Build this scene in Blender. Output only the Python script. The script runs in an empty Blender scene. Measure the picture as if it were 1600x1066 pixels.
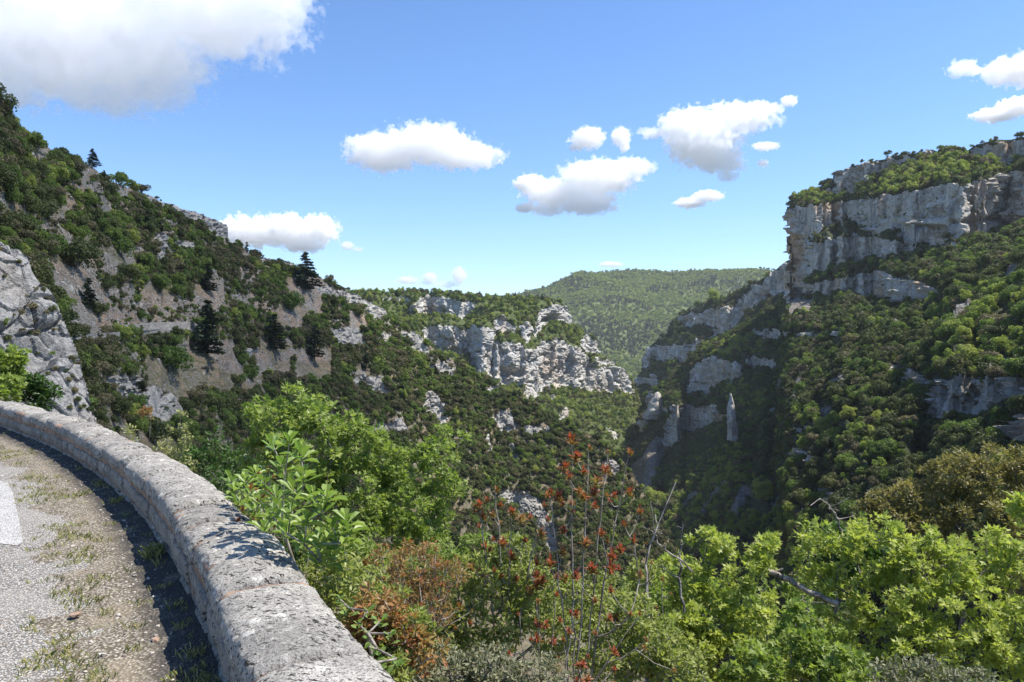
import bpy, math, random, time
import numpy as np
from mathutils import Vector
T0 = time.time()
S = bpy.context.scene
COL = S.collection
R = random.Random(7)
rng = np.random.default_rng(11)
F = 1230.0            # focal length expressed in photograph pixels (1600 wide)
EYE = 1.65            # eye height above the road

# ------------------------------------------------------------------ camera, sky, sun, exposure
cam = bpy.data.objects.new('camera', bpy.data.cameras.new('camera'))
COL.objects.link(cam); S.camera = cam
cam.location = (0, 0, EYE); cam.rotation_euler = (math.pi / 2, 0, 0)
cam.data.angle = 2 * math.atan(800 / F); cam.data.clip_start = 0.05; cam.data.clip_end = 60000
SUN_AZ, SUN_EL = math.radians(86), math.radians(60)
W = bpy.data.worlds.new('World'); S.world = W; W.use_nodes = True
_n = W.node_tree
sky = _n.nodes.new('ShaderNodeTexSky'); sky.sky_type = 'NISHITA'; sky.sun_disc = False
sky.sun_elevation = SUN_EL; sky.sun_rotation = SUN_AZ; sky.altitude = 900
sky.air_density = 1.0; sky.dust_density = 0.35; sky.ozone_density = 2.6
_hs = _n.nodes.new('ShaderNodeHueSaturation'); _hs.inputs['Saturation'].default_value = 1.12; _n.links.new(sky.outputs[0], _hs.inputs['Color'])
_tm = _n.nodes.new('ShaderNodeMix'); _tm.data_type = 'RGBA'; _tm.blend_type = 'MULTIPLY'; _tm.inputs[0].default_value = 1.; _tm.inputs[7].default_value = (.84, .90, 1., 1)
_n.links.new(_hs.outputs[0], _tm.inputs[6]); _n.links.new(_tm.outputs[2], _n.nodes['Background'].inputs[0])
_n.nodes['Background'].inputs[1].default_value = 0.115
sd = bpy.data.lights.new('sun', 'SUN'); sd.energy = 4.4; sd.angle = math.radians(0.5); sd.color = (1, .94, .84)
sun = bpy.data.objects.new('sun', sd); COL.objects.link(sun)
SUNV = Vector((math.sin(SUN_AZ) * math.cos(SUN_EL), math.cos(SUN_AZ) * math.cos(SUN_EL), math.sin(SUN_EL)))
sun.rotation_euler = SUNV.to_track_quat('Z', 'Y').to_euler()
S.view_settings.view_transform = 'Standard'; S.view_settings.look = 'None'
S.view_settings.exposure = 0.96; S.view_settings.gamma = 1.0
S.cycles.volume_bounces = 26; S.cycles.max_bounces = 26; S.cycles.diffuse_bounces = 3; S.cycles.glossy_bounces = 2
S.cycles.transmission_bounces = 4; S.cycles.use_denoising = True; S.cycles.caustics_reflective = False

# ------------------------------------------------------------------ helpers: numbers
def _hash(ix, iy, iz, seed):
    h = (ix.astype(np.int64) * 374761393 + iy.astype(np.int64) * 668265263 + iz.astype(np.int64) * 2147483647 + seed * 974634777) & 0xffffffff
    h = ((h ^ (h >> 13)) * 1274126177) & 0xffffffff
    h = ((h ^ (h >> 16)) * 2246822519) & 0xffffffff
    return ((h ^ (h >> 15)) & 0xffffff) / 16777215.0
def vnoise(p, seed=0):
    i = np.floor(p).astype(np.int64); f = p - i; f = f * f * f * (f * (f * 6 - 15) + 10)
    x, y, z = i[:, 0], i[:, 1], i[:, 2]; fx, fy, fz = f[:, 0], f[:, 1], f[:, 2]
    r = 0
    for dx in (0, 1):
        for dy in (0, 1):
            for dz in (0, 1):
                w = (fx if dx else 1 - fx) * (fy if dy else 1 - fy) * (fz if dz else 1 - fz)
                r = r + w * _hash(x + dx, y + dy, z + dz, seed)
    return r * 2 - 1
def fbm(p, o=4, seed=0, gain=.5):
    r = 0; a = 1; t = 0
    for k in range(o):
        r = r + a * vnoise(p * 2.03 ** k + 17.3 * k, seed + k); t += a; a *= gain
    return r / t
def ridged(p, o=4, seed=0, gain=.55):
    r = 0; a = 1; t = 0
    for k in range(o):
        r = r + a * (1 - 2 * np.abs(vnoise(p * 2.07 ** k + 9.1 * k, seed + k))); t += a; a *= gain
    return r / t
def cells(p, seed=0):
    """distance to the nearest and second cell centre, and the nearest cell's own random number"""
    i = np.floor(p).astype(np.int64); f = p - i
    d1 = np.full(len(p), 9.); d2 = np.full(len(p), 9.); cid = np.zeros(len(p))
    for dx in (-1, 0, 1):
        for dy in (-1, 0, 1):
            for dz in (-1, 0, 1):
                a, b, c = i[:, 0] + dx, i[:, 1] + dy, i[:, 2] + dz
                q = np.stack([dx + _hash(a, b, c, seed), dy + _hash(a, b, c, seed + 1), dz + _hash(a, b, c, seed + 2)], 1) - f
                d = np.sqrt((q ** 2).sum(1)); h = _hash(a, b, c, seed + 5)
                near = d < d1
                d2 = np.where(near, d1, np.minimum(d2, d)); cid = np.where(near, h, cid); d1 = np.where(near, d, d1)
    return d1, d2, cid
def inside(u, v, poly):
    poly = np.asarray(poly, float); r = np.zeros(u.shape, bool); j = len(poly) - 1
    for i in range(len(poly)):
        xi, yi = poly[i]; xj, yj = poly[j]
        if yi != yj:
            c = ((yi > v) != (yj > v)) & (u < (xj - xi) * (v - yi) / (yj - yi) + xi); r ^= c
        j = i
    return r
def at(u, v, Y):
    return ((u - 800) / F * Y, Y, EYE + (533 - v) / F * Y)

# ------------------------------------------------------------------ helpers: objects
def mk_mesh(name, V, Fc, mats, attrs=None, smooth=False, fattr=None, fmat=None):
    V = np.asarray(V, np.float32); me = bpy.data.meshes.new(name)
    if isinstance(Fc, np.ndarray):
        n, k = Fc.shape
        me.vertices.add(len(V)); me.vertices.foreach_set('co', V.ravel())
        me.loops.add(n * k); me.loops.foreach_set('vertex_index', Fc.astype(np.int32).ravel())
        me.polygons.add(n); me.polygons.foreach_set('loop_start', np.arange(0, n * k, k, dtype=np.int32))
        me.polygons.foreach_set('loop_total', np.full(n, k, np.int32))
    else:
        me.from_pydata([tuple(map(float, q)) for q in V], [], Fc)
    for a, val in (attrs or {}).items():
        t = me.attributes.new(a, 'FLOAT', 'POINT'); t.data.foreach_set('value', np.asarray(val, np.float32))
    for a, val in (fattr or {}).items():
        t = me.attributes.new(a, 'FLOAT', 'FACE'); t.data.foreach_set('value', np.asarray(val, np.float32))
    for m in (mats if isinstance(mats, (list, tuple)) else [mats]): me.materials.append(m)
    if fmat is not None: me.polygons.foreach_set('material_index', np.asarray(fmat, np.int32))
    me.polygons.foreach_set('use_smooth', np.full(len(me.polygons), smooth))
    me.update(calc_edges=True); me.validate()
    return me
def link(name, me, parent=None, loc=None):
    o = bpy.data.objects.new(name, me); COL.objects.link(o)
    if parent: o.parent = parent
    if loc is not None: o.location = loc
    return o
def tag(o, label=None, cat=None, group=None, kind=None):
    if label: o['label'] = label
    if cat: o['category'] = cat
    if group: o['group'] = group
    if kind: o['kind'] = kind
    return o
def thing(name, label, cat, loc=(0, 0, 0), group=None):
    o = bpy.data.objects.new(name, None); COL.objects.link(o); o.location = loc; o.empty_display_size = .1
    return tag(o, label, cat, group)

# ------------------------------------------------------------------ materials
class NT:
    def __init__(s, name):
        s.m = bpy.data.materials.new(name); s.m.use_nodes = True; s.t = s.m.node_tree; s.t.nodes.clear()
        s.out = s.t.nodes.new('ShaderNodeOutputMaterial')
    def N(s, typ, **kw):
        n = s.t.nodes.new(typ)
        for k, v in kw.items(): setattr(n, k, v)
        return n
    def L(s, a, b): s.t.links.new(a, b)
    def put(s, sock, v):
        if hasattr(v, 'is_linked') or hasattr(v, 'links'): s.L(v, sock)
        else: sock.default_value = v
    def coord(s, scale=(1, 1, 1), rot=(0, 0, 0), obj=False):
        m = s.N('ShaderNodeMapping'); m.inputs['Scale'].default_value = scale; m.inputs['Rotation'].default_value = rot
        if obj: s.L(s.N('ShaderNodeTexCoord').outputs['Object'], m.inputs[0])
        else: s.L(s.N('ShaderNodeNewGeometry').outputs['Position'], m.inputs[0])
        return m.outputs[0]
    def noise(s, vec, scale, detail=4, rough=.55, dist=0.):
        n = s.N('ShaderNodeTexNoise'); s.L(vec, n.inputs['Vector']); n.inputs['Scale'].default_value = scale
        n.inputs['Detail'].default_value = detail; n.inputs['Roughness'].default_value = rough; n.inputs['Distortion'].default_value = dist
        return n.outputs[0]
    def vor(s, vec, scale, feature='F1', out='Distance', rnd=1.):
        n = s.N('ShaderNodeTexVoronoi', feature=feature); s.L(vec, n.inputs['Vector']); n.inputs['Scale'].default_value = scale
        n.inputs['Randomness'].default_value = rnd
        return n.outputs[out]
    def ramp(s, f, a, b, lo=0., hi=1.):
        n = s.N('ShaderNodeMapRange'); n.interpolation_type = 'SMOOTHSTEP'; s.put(n.inputs['Value'], f)
        n.inputs['From Min'].default_value = a; n.inputs['From Max'].default_value = b
        n.inputs['To Min'].default_value = lo; n.inputs['To Max'].default_value = hi
        return n.outputs[0]
    def mix(s, f, a, b, mode='MIX'):
        n = s.N('ShaderNodeMix', data_type='RGBA', blend_type=mode)
        s.put(n.inputs[0], f)
        for k, v in ((6, a), (7, b)):
            s.put(n.inputs[k], v if not isinstance(v, tuple) else (*v, 1) if len(v) == 3 else v)
        return n.outputs[2]
    def math(s, op, a, b=0.):
        n = s.N('ShaderNodeMath', operation=op); s.put(n.inputs[0], a); s.put(n.inputs[1], b); return n.outputs[0]
    def attr(s, name):
        n = s.N('ShaderNodeAttribute'); n.attribute_name = name; return n.outputs['Fac']
    def bump(s, h, dist, strength=1., prev=None):
        n = s.N('ShaderNodeBump'); s.L(h, n.inputs['Height']); n.inputs['Distance'].default_value = dist; n.inputs['Strength'].default_value = strength
        if prev is not None: s.L(prev, n.inputs['Normal'])
        return n.outputs[0]
    def surf(s, col, rough=.9, normal=None, spec=.2):
        p = s.N('ShaderNodeBsdfPrincipled'); s.put(p.inputs['Base Color'], col if not isinstance(col, tuple) else (*col, 1)); s.put(p.inputs['Roughness'], rough)
        p.inputs['Specular IOR Level'].default_value = spec
        if normal is not None: s.L(normal, p.inputs['Normal'])
        s.L(p.outputs[0], s.out.inputs['Surface']); return s.m

def rock_mat(name, k, base=(.30, .30, .295), stain=.0, streak=.5, dark=.6, warm=(.46, .32, .20), band=0.):
    """k: metres per feature"""
    t = NT(name); P = t.coord(); Pv = t.coord((1, 1, .22))
    n1 = t.noise(P, .5 / k, 6, .65); n2 = t.noise(P, 2.2 / k, 5, .7)
    c = t.mix(t.ramp(n1, .3, .7), tuple(x * .72 for x in base), tuple(min(.6, x * 1.22) for x in base))
    c = t.mix(t.ramp(n2, .50, .64), c, tuple(x * 1.3 for x in base)); c = t.mix(t.ramp(t.noise(P, 5.5 / k, 4, .7), .5, .66, 0, .5), c, tuple(x * .45 for x in base))
    st = t.noise(Pv, .9 / k, 5, .6)                         # weathering streaks that run down the face
    c = t.mix(t.ramp(st, .50, .68, 0, streak), c, (.13, .135, .145))
    if band:
        bd = t.noise(t.coord((.12, .12, 1)), .9 / k, 5, .7); c = t.mix(t.ramp(bd, .40, .30, 0, band), c, (.075, .075, .07)); c = t.mix(t.ramp(bd, .58, .66, 0, band), c, tuple(min(.62, x * 1.4) for x in base))
    w = t.noise(t.coord((1, 1, .6)), .16 / k, 4, .6)
    c = t.mix(t.ramp(w, .52, .68, 0, stain), c, warm)
    ck = t.noise(P, 1.2 / k, 6, .75, .6)
    c = t.mix(t.ramp(ck, .42, .33, 0, dark), c, (.05, .052, .045))
    vg = t.noise(P, 1.7 / k, 5, .7); c = t.mix(t.ramp(vg, .60, .66, 0, dark), c, (.035, .045, .02))
    h = t.math('ADD', n2, t.math('MULTIPLY', ck, 1.5))
    return t.surf(c, .92, t.bump(h, k * .5, .8))
M = {}
M['rock_far'] = rock_mat('limestone_far_cliff', 5, (.58, .545, .485), stain=.4, streak=.3, dark=.8, band=.35)
M['rock_shade'] = rock_mat('limestone_shaded_cliff', 6, (.52, .475, .42), stain=.75, streak=.7, dark=.85, band=.7)
M['rock_orange'] = rock_mat('ochre_stained_cliff', 5, (.47, .36, .26), stain=.7, streak=.45, dark=.7, warm=(.52, .33, .17), band=.3)
M['rock_left'] = rock_mat('limestone_hillside_outcrop', 1.8, (.40, .385, .355), stain=.15, streak=.45, dark=.7)
M['rock_slab'] = rock_mat('limestone_grey_slab', .8, (.29, .29, .29), stain=.12, streak=.4, dark=.6)

def ground_mat(name, k, veg, soil, litter, warm, vlo=.35):
    t = NT(name); P = t.coord()
    n1 = t.noise(P, .12 / k, 5, .6); n2 = t.noise(P, 1.3 / k, 5, .7); n3 = t.noise(P, 5.5 / k, 3, .7)
    c = t.mix(t.ramp(n1, .4, .62), soil, warm)
    c = t.mix(t.ramp(n3, .42, .7), t.mix(.6, c, (.05, .05, .045)), c)
    c = t.mix(t.ramp(n2, .53, .66), c, (.38, .37, .35)); c = t.mix(t.ramp(t.noise(P, 3. / k, 5, .75), .52, .62, 0, .75), c, (.06, .06, .04))
    g = t.math('ADD', t.attr('veg'), t.math('MULTIPLY', t.math('SUBTRACT', n2, .5), 1.6))
    c = t.mix(t.ramp(g, vlo, vlo + .4), c, t.mix(t.ramp(n3, .35, .65), veg, litter))
    return t.surf(c, .95, t.bump(t.math('ADD', n2, n3), k * .5, .7))
M['ground_left'] = ground_mat('stony_hillside_soil', 1.6, (.07, .075, .03), (.31, .285, .25), (.16, .145, .075), (.42, .30, .21), .8)
M['ground_right'] = ground_mat('wooded_hillside_soil', 5, (.04, .055, .022), (.27, .25, .22), (.07, .075, .035), (.25, .21, .17))
M['ground_mid'] = ground_mat('talus_hillside_soil', 5, (.07, .105, .03), (.32, .30, .26), (.11, .12, .05), (.30, .26, .20))
M['ground_far'] = ground_mat('distant_hill_soil', 14, (.10, .14, .045), (.28, .27, .2), (.15, .18, .06), (.2, .2, .13))

def leaf_mat(name, c1, c2, hue=.0, trans=.35, rough=.55, tint=False, spec=.3):
    """c1..c2 are the span of the leaves' own colour; trans is how much light a leaf lets through"""
    t = NT(name)
    f = t.attr('tint') if tint else t.N('ShaderNodeObjectInfo').outputs['Random']
    if not tint:
        f2 = t.attr('tint'); f = t.math('ADD', t.math('MULTIPLY', f, .7), t.math('MULTIPLY', f2, .3))
    c = t.mix(f, c1, c2)
    p = t.N('ShaderNodeBsdfPrincipled'); t.put(p.inputs['Base Color'], c); p.inputs['Roughness'].default_value = rough
    p.inputs['Specular IOR Level'].default_value = spec
    tr = t.N('ShaderNodeBsdfTranslucent'); t.L(t.mix(1., c, (1.25, 1.35, .75), 'MULTIPLY'), tr.inputs[0])
    mx = t.N('ShaderNodeMixShader'); mx.inputs[0].default_value = trans
    t.L(p.outputs[0], mx.inputs[1]); t.L(tr.outputs[0], mx.inputs[2]); t.L(mx.outputs[0], t.out.inputs['Surface'])
    return t.m
M['leaf_dark'] = leaf_mat('evergreen_oak_leaves', (.045, .068, .020), (.135, .15, .05), trans=.3)
M['leaf_mid'] = leaf_mat('green_oak_leaves', (.085, .145, .03), (.19, .25, .06), trans=.4)
M['leaf_spring'] = leaf_mat('spring_leaves', (.20, .27, .055), (.36, .38, .10), trans=.42)
M['leaf_olive'] = leaf_mat('olive_brown_scrub_leaves', (.085, .085, .045), (.20, .17, .09), trans=.25)
M['leaf_pine'] = leaf_mat('pine_needles', (.014, .03, .014), (.03, .05, .022), trans=.1)
_t = NT('grey_bark'); _P = _t.coord((1, 1, .3))
M['bark'] = _t.surf(_t.mix(_t.ramp(_t.noise(_P, 30, 5), .35, .65), (.05, .045, .04), (.22, .21, .19)), .9, _t.bump(_t.noise(_P, 60, 4), .01))
_t = NT('pale_twig_bark'); _P = _t.coord((1, 1, .3))
M['twig'] = _t.surf(_t.mix(_t.ramp(_t.noise(_P, 25, 4), .35, .65), (.14, .12, .10), (.36, .32, .28)), .8)
# ------------------------------------------------------------------ terrain
# The gorge is surveyed from the road: every sheet starts at its skyline (bearing, elevation, distance) and is
# carried downhill with the slope of what stands there (rock face, wooded slope, scree), which gives real positions.
def curve(pts, u):
    p = np.asarray(pts, float); return np.interp(u, p[:, 0], p[:, 1])
def blur(a, n, axis):
    if n < 1: return a
    k = np.ones(2 * n + 1) / (2 * n + 1)
    pad = [(0, 0), (0, 0)]; pad[axis] = (n, n)
    return np.apply_along_axis(lambda r: np.convolve(r, k, 'valid'), axis, np.pad(a, pad, 'edge'))
class Sheet: pass
def sheet(name, u0, u1, du, sky, dist, vbot, dv, tan_veg, rocks, hollows=(), tan_rock=4., feat=6., amp=1.2, gully=0., vegmap=None,
          gmat=None, rmat=None, rock_rand=.0, seed=1, jag=2.5, label=None, tan_top=None, fluted=False, tmap=None, relax=70., strat=.55, anchor='sky', cut=None):
    u = np.arange(u0, u1 + .1, du); vs = curve(sky, u); nv = int((vbot - vs.min()) / dv) + 1
    # rows: fixed elevation lines, the first valid one in each column is moved onto the skyline
    vrow = vs.min() + dv * np.arange(nv)
    U, V = np.meshgrid(u, vrow, indexing='ij')
    valid = V >= vs[:, None] - dv * .999
    V = np.where(valid & (V < vs[:, None]), vs[:, None], V)
    jj = np.stack([U.ravel() / 9, V.ravel() / 9, np.zeros(U.size)], 1)
    Uj = U + (fbm(jj, 3, seed) * jag * 2.4).reshape(U.shape); Vj = V + (fbm(jj, 3, seed + 7) * jag * 2.0).reshape(U.shape)
    rid = np.full(U.shape, -1)
    for k, (poly, *_r) in enumerate(rocks):
        rid[inside(Uj, Vj, poly) & (rid < 0)] = k
    tan = np.where(rid >= 0, tan_rock, tan_veg)
    if tan_top is not None:
        d = V - vs[:, None]; tan = np.where((rid < 0) & (d < tan_top[1]), tan_top[0], tan)
    if tmap is not None: tan = np.where(rid < 0, tmap(U, V, tan), tan)
    tan = blur(tan, 2, 0)
    s = (533 - V) / F
    dl = np.zeros(U.shape); ds = s[:, :-1] - s[:, 1:]
    slope = np.maximum(.5 * (tan[:, :-1] + tan[:, 1:]) - .5 * (s[:, :-1] + s[:, 1:]), .12)
    dl[:, 1:] = np.where(valid[:, :-1] & valid[:, 1:], ds / slope, 0)
    # a rock stands forward of the plain slope; below it the talus spreads out again, so the offset dies away
    tan0 = blur(np.where(rid >= 0, tan_veg, tan), 2, 0)
    slope0 = np.maximum(.5 * (tan0[:, :-1] + tan0[:, 1:]) - .5 * (s[:, :-1] + s[:, 1:]), .12)
    vv = valid[:, :-1] & valid[:, 1:]
    dl0 = np.where(vv, ds / slope0, 0); inc = dl0 - dl[:, 1:]
    off = np.zeros(U.shape); rockw = blur((rid >= 0).astype(float), 1, 0)
    dec = math.exp(-dv / relax)
    for j in range(1, U.shape[1]):
        k_ = np.where(rockw[:, j] > .3, 1., dec)
        off[:, j] = off[:, j - 1] * k_ + inc[:, j - 1]
    wide = blur(blur(off, 12, 0), 12, 0); narrow = blur(off, 5, 0)
    rw = np.clip(blur(blur((rid >= 0).astype(float), 5, 0), 5, 1) * 1.6, 0, 1)
    cum = np.concatenate([np.zeros((len(u), 1)), np.cumsum(dl0, 1)], 1)
    if anchor == 'low': cum = cum - cum[:, -1:]
    lnY = blur(np.log(curve(dist, u))[:, None] - cum, 3, 0) + narrow * rw + wide * (1 - rw)
    Y = np.exp(lnY)
    P = np.stack([(U - 800) / F * Y, Y, EYE + s * Y], -1)
    # displacement along the surface normal, in metres
    gu = np.gradient(P, axis=0); gv = np.gradient(P, axis=1); nrm = np.cross(gu, gv); nrm /= np.linalg.norm(nrm, axis=-1, keepdims=True) + 1e-9
    nrm[nrm[..., 1] > 0] *= -1
    nrm = np.stack([blur(nrm[..., c], 3, 0) for c in range(3)], -1)
    Q = P.reshape(-1, 3); rock = (rid >= 0).astype(float); rock = blur(blur(rock, 1, 0), 1, 1).ravel()
    fs = np.array([1, 1, .8]) if not fluted else np.array([1.15, 1.15, .35])
    warp = np.stack([fbm(Q / feat / 1.5, 2, seed + 31 + c) for c in range(3)], 1) * feat * .5
    q = (Q + warp) / feat * fs
    d1, d2, cid = cells(q * .7, seed)
    e1, e2, ci2 = cells(q * 2.1 + 3.3, seed + 3)
    rd = 1.7 * (cid - .5) + .75 * (ci2 - .5) + .9 * ridged(q * .6, 5, seed + 11) - .9 * np.clip(.10 - (d2 - d1), 0, .1) * 10 - .45 * np.clip(.1 - (e2 - e1), 0, .1) * 10
    strata = vnoise(np.stack([Q[:, 0] / feat / 9, Q[:, 1] / feat / 9, Q[:, 2] / feat * 1.3 + fbm(Q / feat / 6, 2, 5)], 1), seed + 60)
    rd += strat * strata
    gd = fbm(Q / feat / 1.2, 4, seed + 21)
    disp = amp * (rock * rd + (1 - rock) * (.5 * gd + .30 * ridged(Q / feat * 1.3, 3, seed + 71)))
    if gully: disp += gully * fbm(Q / (gully * 9), 3, seed + 40)
    for poly, dep in hollows:
        h = inside(Uj, Vj, poly).astype(float); h = blur(blur(h, 1, 0), 1, 1).ravel(); disp -= h * dep
    Q = Q + nrm.reshape(-1, 3) * disp[:, None]
    P = Q.reshape(P.shape)
    veg = np.clip(vegmap(U, V, P) if vegmap else np.ones(U.shape), -1, 1)
    # faces
    idx = np.arange(U.size).reshape(U.shape)
    ok = valid[:-1, :-1] & valid[1:, :-1] & valid[1:, 1:] & valid[:-1, 1:]
    if cut is not None: ok &= ~inside(U[:-1, :-1] + .5 * (Uj - U)[:-1, :-1], V[:-1, :-1], cut)
    jump = np.abs(np.log(Y[1:, :] / Y[:-1, :]))
    quad = np.stack([idx[:-1, :-1], idx[:-1, 1:], idx[1:, 1:], idx[1:, :-1]], -1)[ok]
    frid = rid[:-1, :-1][ok]
    o = Sheet(); o.P = Q; o.U = U.ravel(); o.V = V.ravel(); o.veg = veg.ravel(); o.quad = quad; o.frid = frid; o.name = name
    o.u = u; o.vrow = vrow; o.shape = U.shape; o.valid = valid; o.Yg = P[..., 1]
    # back side of the ridge, so that the sheet has a body: every border edge is carried away from the eye and down
    e = np.concatenate([quad[:, [0, 1]], quad[:, [1, 2]], quad[:, [2, 3]], quad[:, [3, 0]]]).astype(np.int64)
    key = np.minimum(e[:, 0], e[:, 1]) * len(Q) + np.maximum(e[:, 0], e[:, 1])
    _, inv, cnt = np.unique(key, return_inverse=True, return_counts=True)
    be = e[cnt[inv] == 1]; bid = np.tile(frid, 4)[cnt[inv] == 1]
    low = (V.ravel()[be[:, 0]] > vbot - 2 * dv)
    if cut is not None: low |= (U.ravel()[be[:, 0]] > cut[1][0] - 4) & (U.ravel()[be[:, 0]] < cut[5][0] + 3) & (V.ravel()[be[:, 0]] < 460)
    be = be[~low]; bid = bid[~low]
    bv = np.unique(be); mp = {b: i for i, b in enumerate(bv)}
    away = Q[bv] * np.array([1, 1, 0]); away /= np.linalg.norm(away, axis=1, keepdims=True)
    ext = [Q]; base = len(Q); prev = None; newf = []
    for st, (a, b) in enumerate(((.03, .012), (.12, .10))):
        D = np.linalg.norm(Q[bv][:, :2], axis=1, keepdims=True)
        nv_ = Q[bv] + away * D * a - np.array([0, 0, 1]) * D * b - np.clip(Q[bv][:, 2:3] - EYE, 0, None) * np.array([[0, 0, 1]]) * a
        ext.append(nv_); ia = np.array([mp[x] for x in be[:, 0]]); ib = np.array([mp[x] for x in be[:, 1]])
        if st == 0: newf.append(np.stack([be[:, 1], be[:, 0], base + ia, base + ib], 1))
        else: newf.append(np.stack([prev + ib, prev + ia, base + ia, base + ib], 1))
        prev = base; base += len(bv)
    VV = np.concatenate(ext); vg = np.concatenate([o.veg, np.ones(len(VV) - len(Q))])
    allq = np.concatenate([quad] + newf); allr = np.concatenate([frid, bid, np.full(len(allq) - len(frid) - len(bid), -1)])
    def sub(mask, nm, mat, smooth):
        f = allq[mask]; us, inv = np.unique(f, return_inverse=True)
        return link(nm, mk_mesh(nm, VV[us], inv.reshape(f.shape), mat, {'veg': vg[us]}, smooth))
    ground = sub(allr < 0, name, gmat, False); tag(ground, kind='structure')
    if label: ground['label'] = label
    for k, (poly, nm, lab, cat) in enumerate(rocks):
        if (allr == k).sum() > 3:
            tag(sub(allr == k, nm, M['rock_orange'] if 'ochre orange' in lab else rmat, False), lab, cat)
    return o

def sp(o, u, v):
    """surface point of a sheet on the bearing (u, v)"""
    i = np.clip(np.searchsorted(o.u, u), 1, len(o.u) - 1); j = np.clip(np.searchsorted(o.vrow, v), 1, len(o.vrow) - 1)
    return o.P.reshape(*o.shape, 3)[i, j]

def soft(U, V, poly, r=8):
    return inside(U, V, poly).astype(float)

# ---- far hill beyond the gorge
far = sheet('far_hill', 740, 1300, 3, [(740, 478), (790, 461), (850, 447), (900, 431), (960, 422), (1010, 418), (1050, 420), (1100, 421), (1190, 425), (1300, 431)],
            [(740, 3300), (1000, 3600), (1300, 3300)], 680, 3, .42, [], feat=60, amp=12, gully=38, gmat=M['ground_far'], seed=5,
            vegmap=lambda U, V, P: .8 + .3 * fbm(P.reshape(-1, 3) / 60, 3, 3).reshape(U.shape))

# ---- stepped ridge right of the gorge, beyond the big cliff
OC = 'rock outcrop'
ridge = sheet('far_ridge_slope', 976, 1340, 2, [(976, 640), (985, 612), (992, 590), (1005, 571), (1012, 545), (1040, 529), (1050, 498), (1080, 485), (1100, 473), (1150, 456), (1180, 441), (1205, 424), (1228, 407), (1260, 396), (1340, 380)],
              [(976, 1250), (1100, 1150), (1240, 980), (1340, 920)], 760, 2, .45,
              [([(1052, 502), (1080, 489), (1115, 482), (1145, 477), (1152, 474), (1150, 500), (1142, 520), (1115, 531), (1105, 533), (1112, 507), (1090, 507), (1070, 512), (1050, 514)], 'cliff', 'grey stepped cliff band with a cave slot on the ridge right of the gorge mouth', 'cliff'),
               ([(1146, 476), (1165, 455), (1185, 441), (1222, 413), (1240, 400), (1250, 440), (1215, 464), (1195, 464), (1172, 482), (1150, 502)], 'cliff', 'steep grey cliff on the ridge directly left of the tall orange corner', 'cliff'),
               ([(1010, 541), (1040, 541), (1070, 536), (1096, 531), (1087, 551), (1070, 572), (1060, 562), (1040, 562), (1020, 564), (1003, 575)], 'cliff', 'low grey and ochre cliff band under the stepped ridge', 'cliff'),
               ([(984, 588), (1022, 586), (1020, 601), (984, 604)], 'cliff', 'small dim cliff deep in the gorge mouth', 'cliff')],
              hollows=[([(1060, 502), (1085, 498), (1083, 505), (1060, 506)], 10), ([(1182, 452), (1200, 454), (1196, 466), (1182, 462)], 12)],
              feat=14, amp=5, gully=8, gmat=M['ground_right'], rmat=M['rock_shade'], seed=9)

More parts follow.
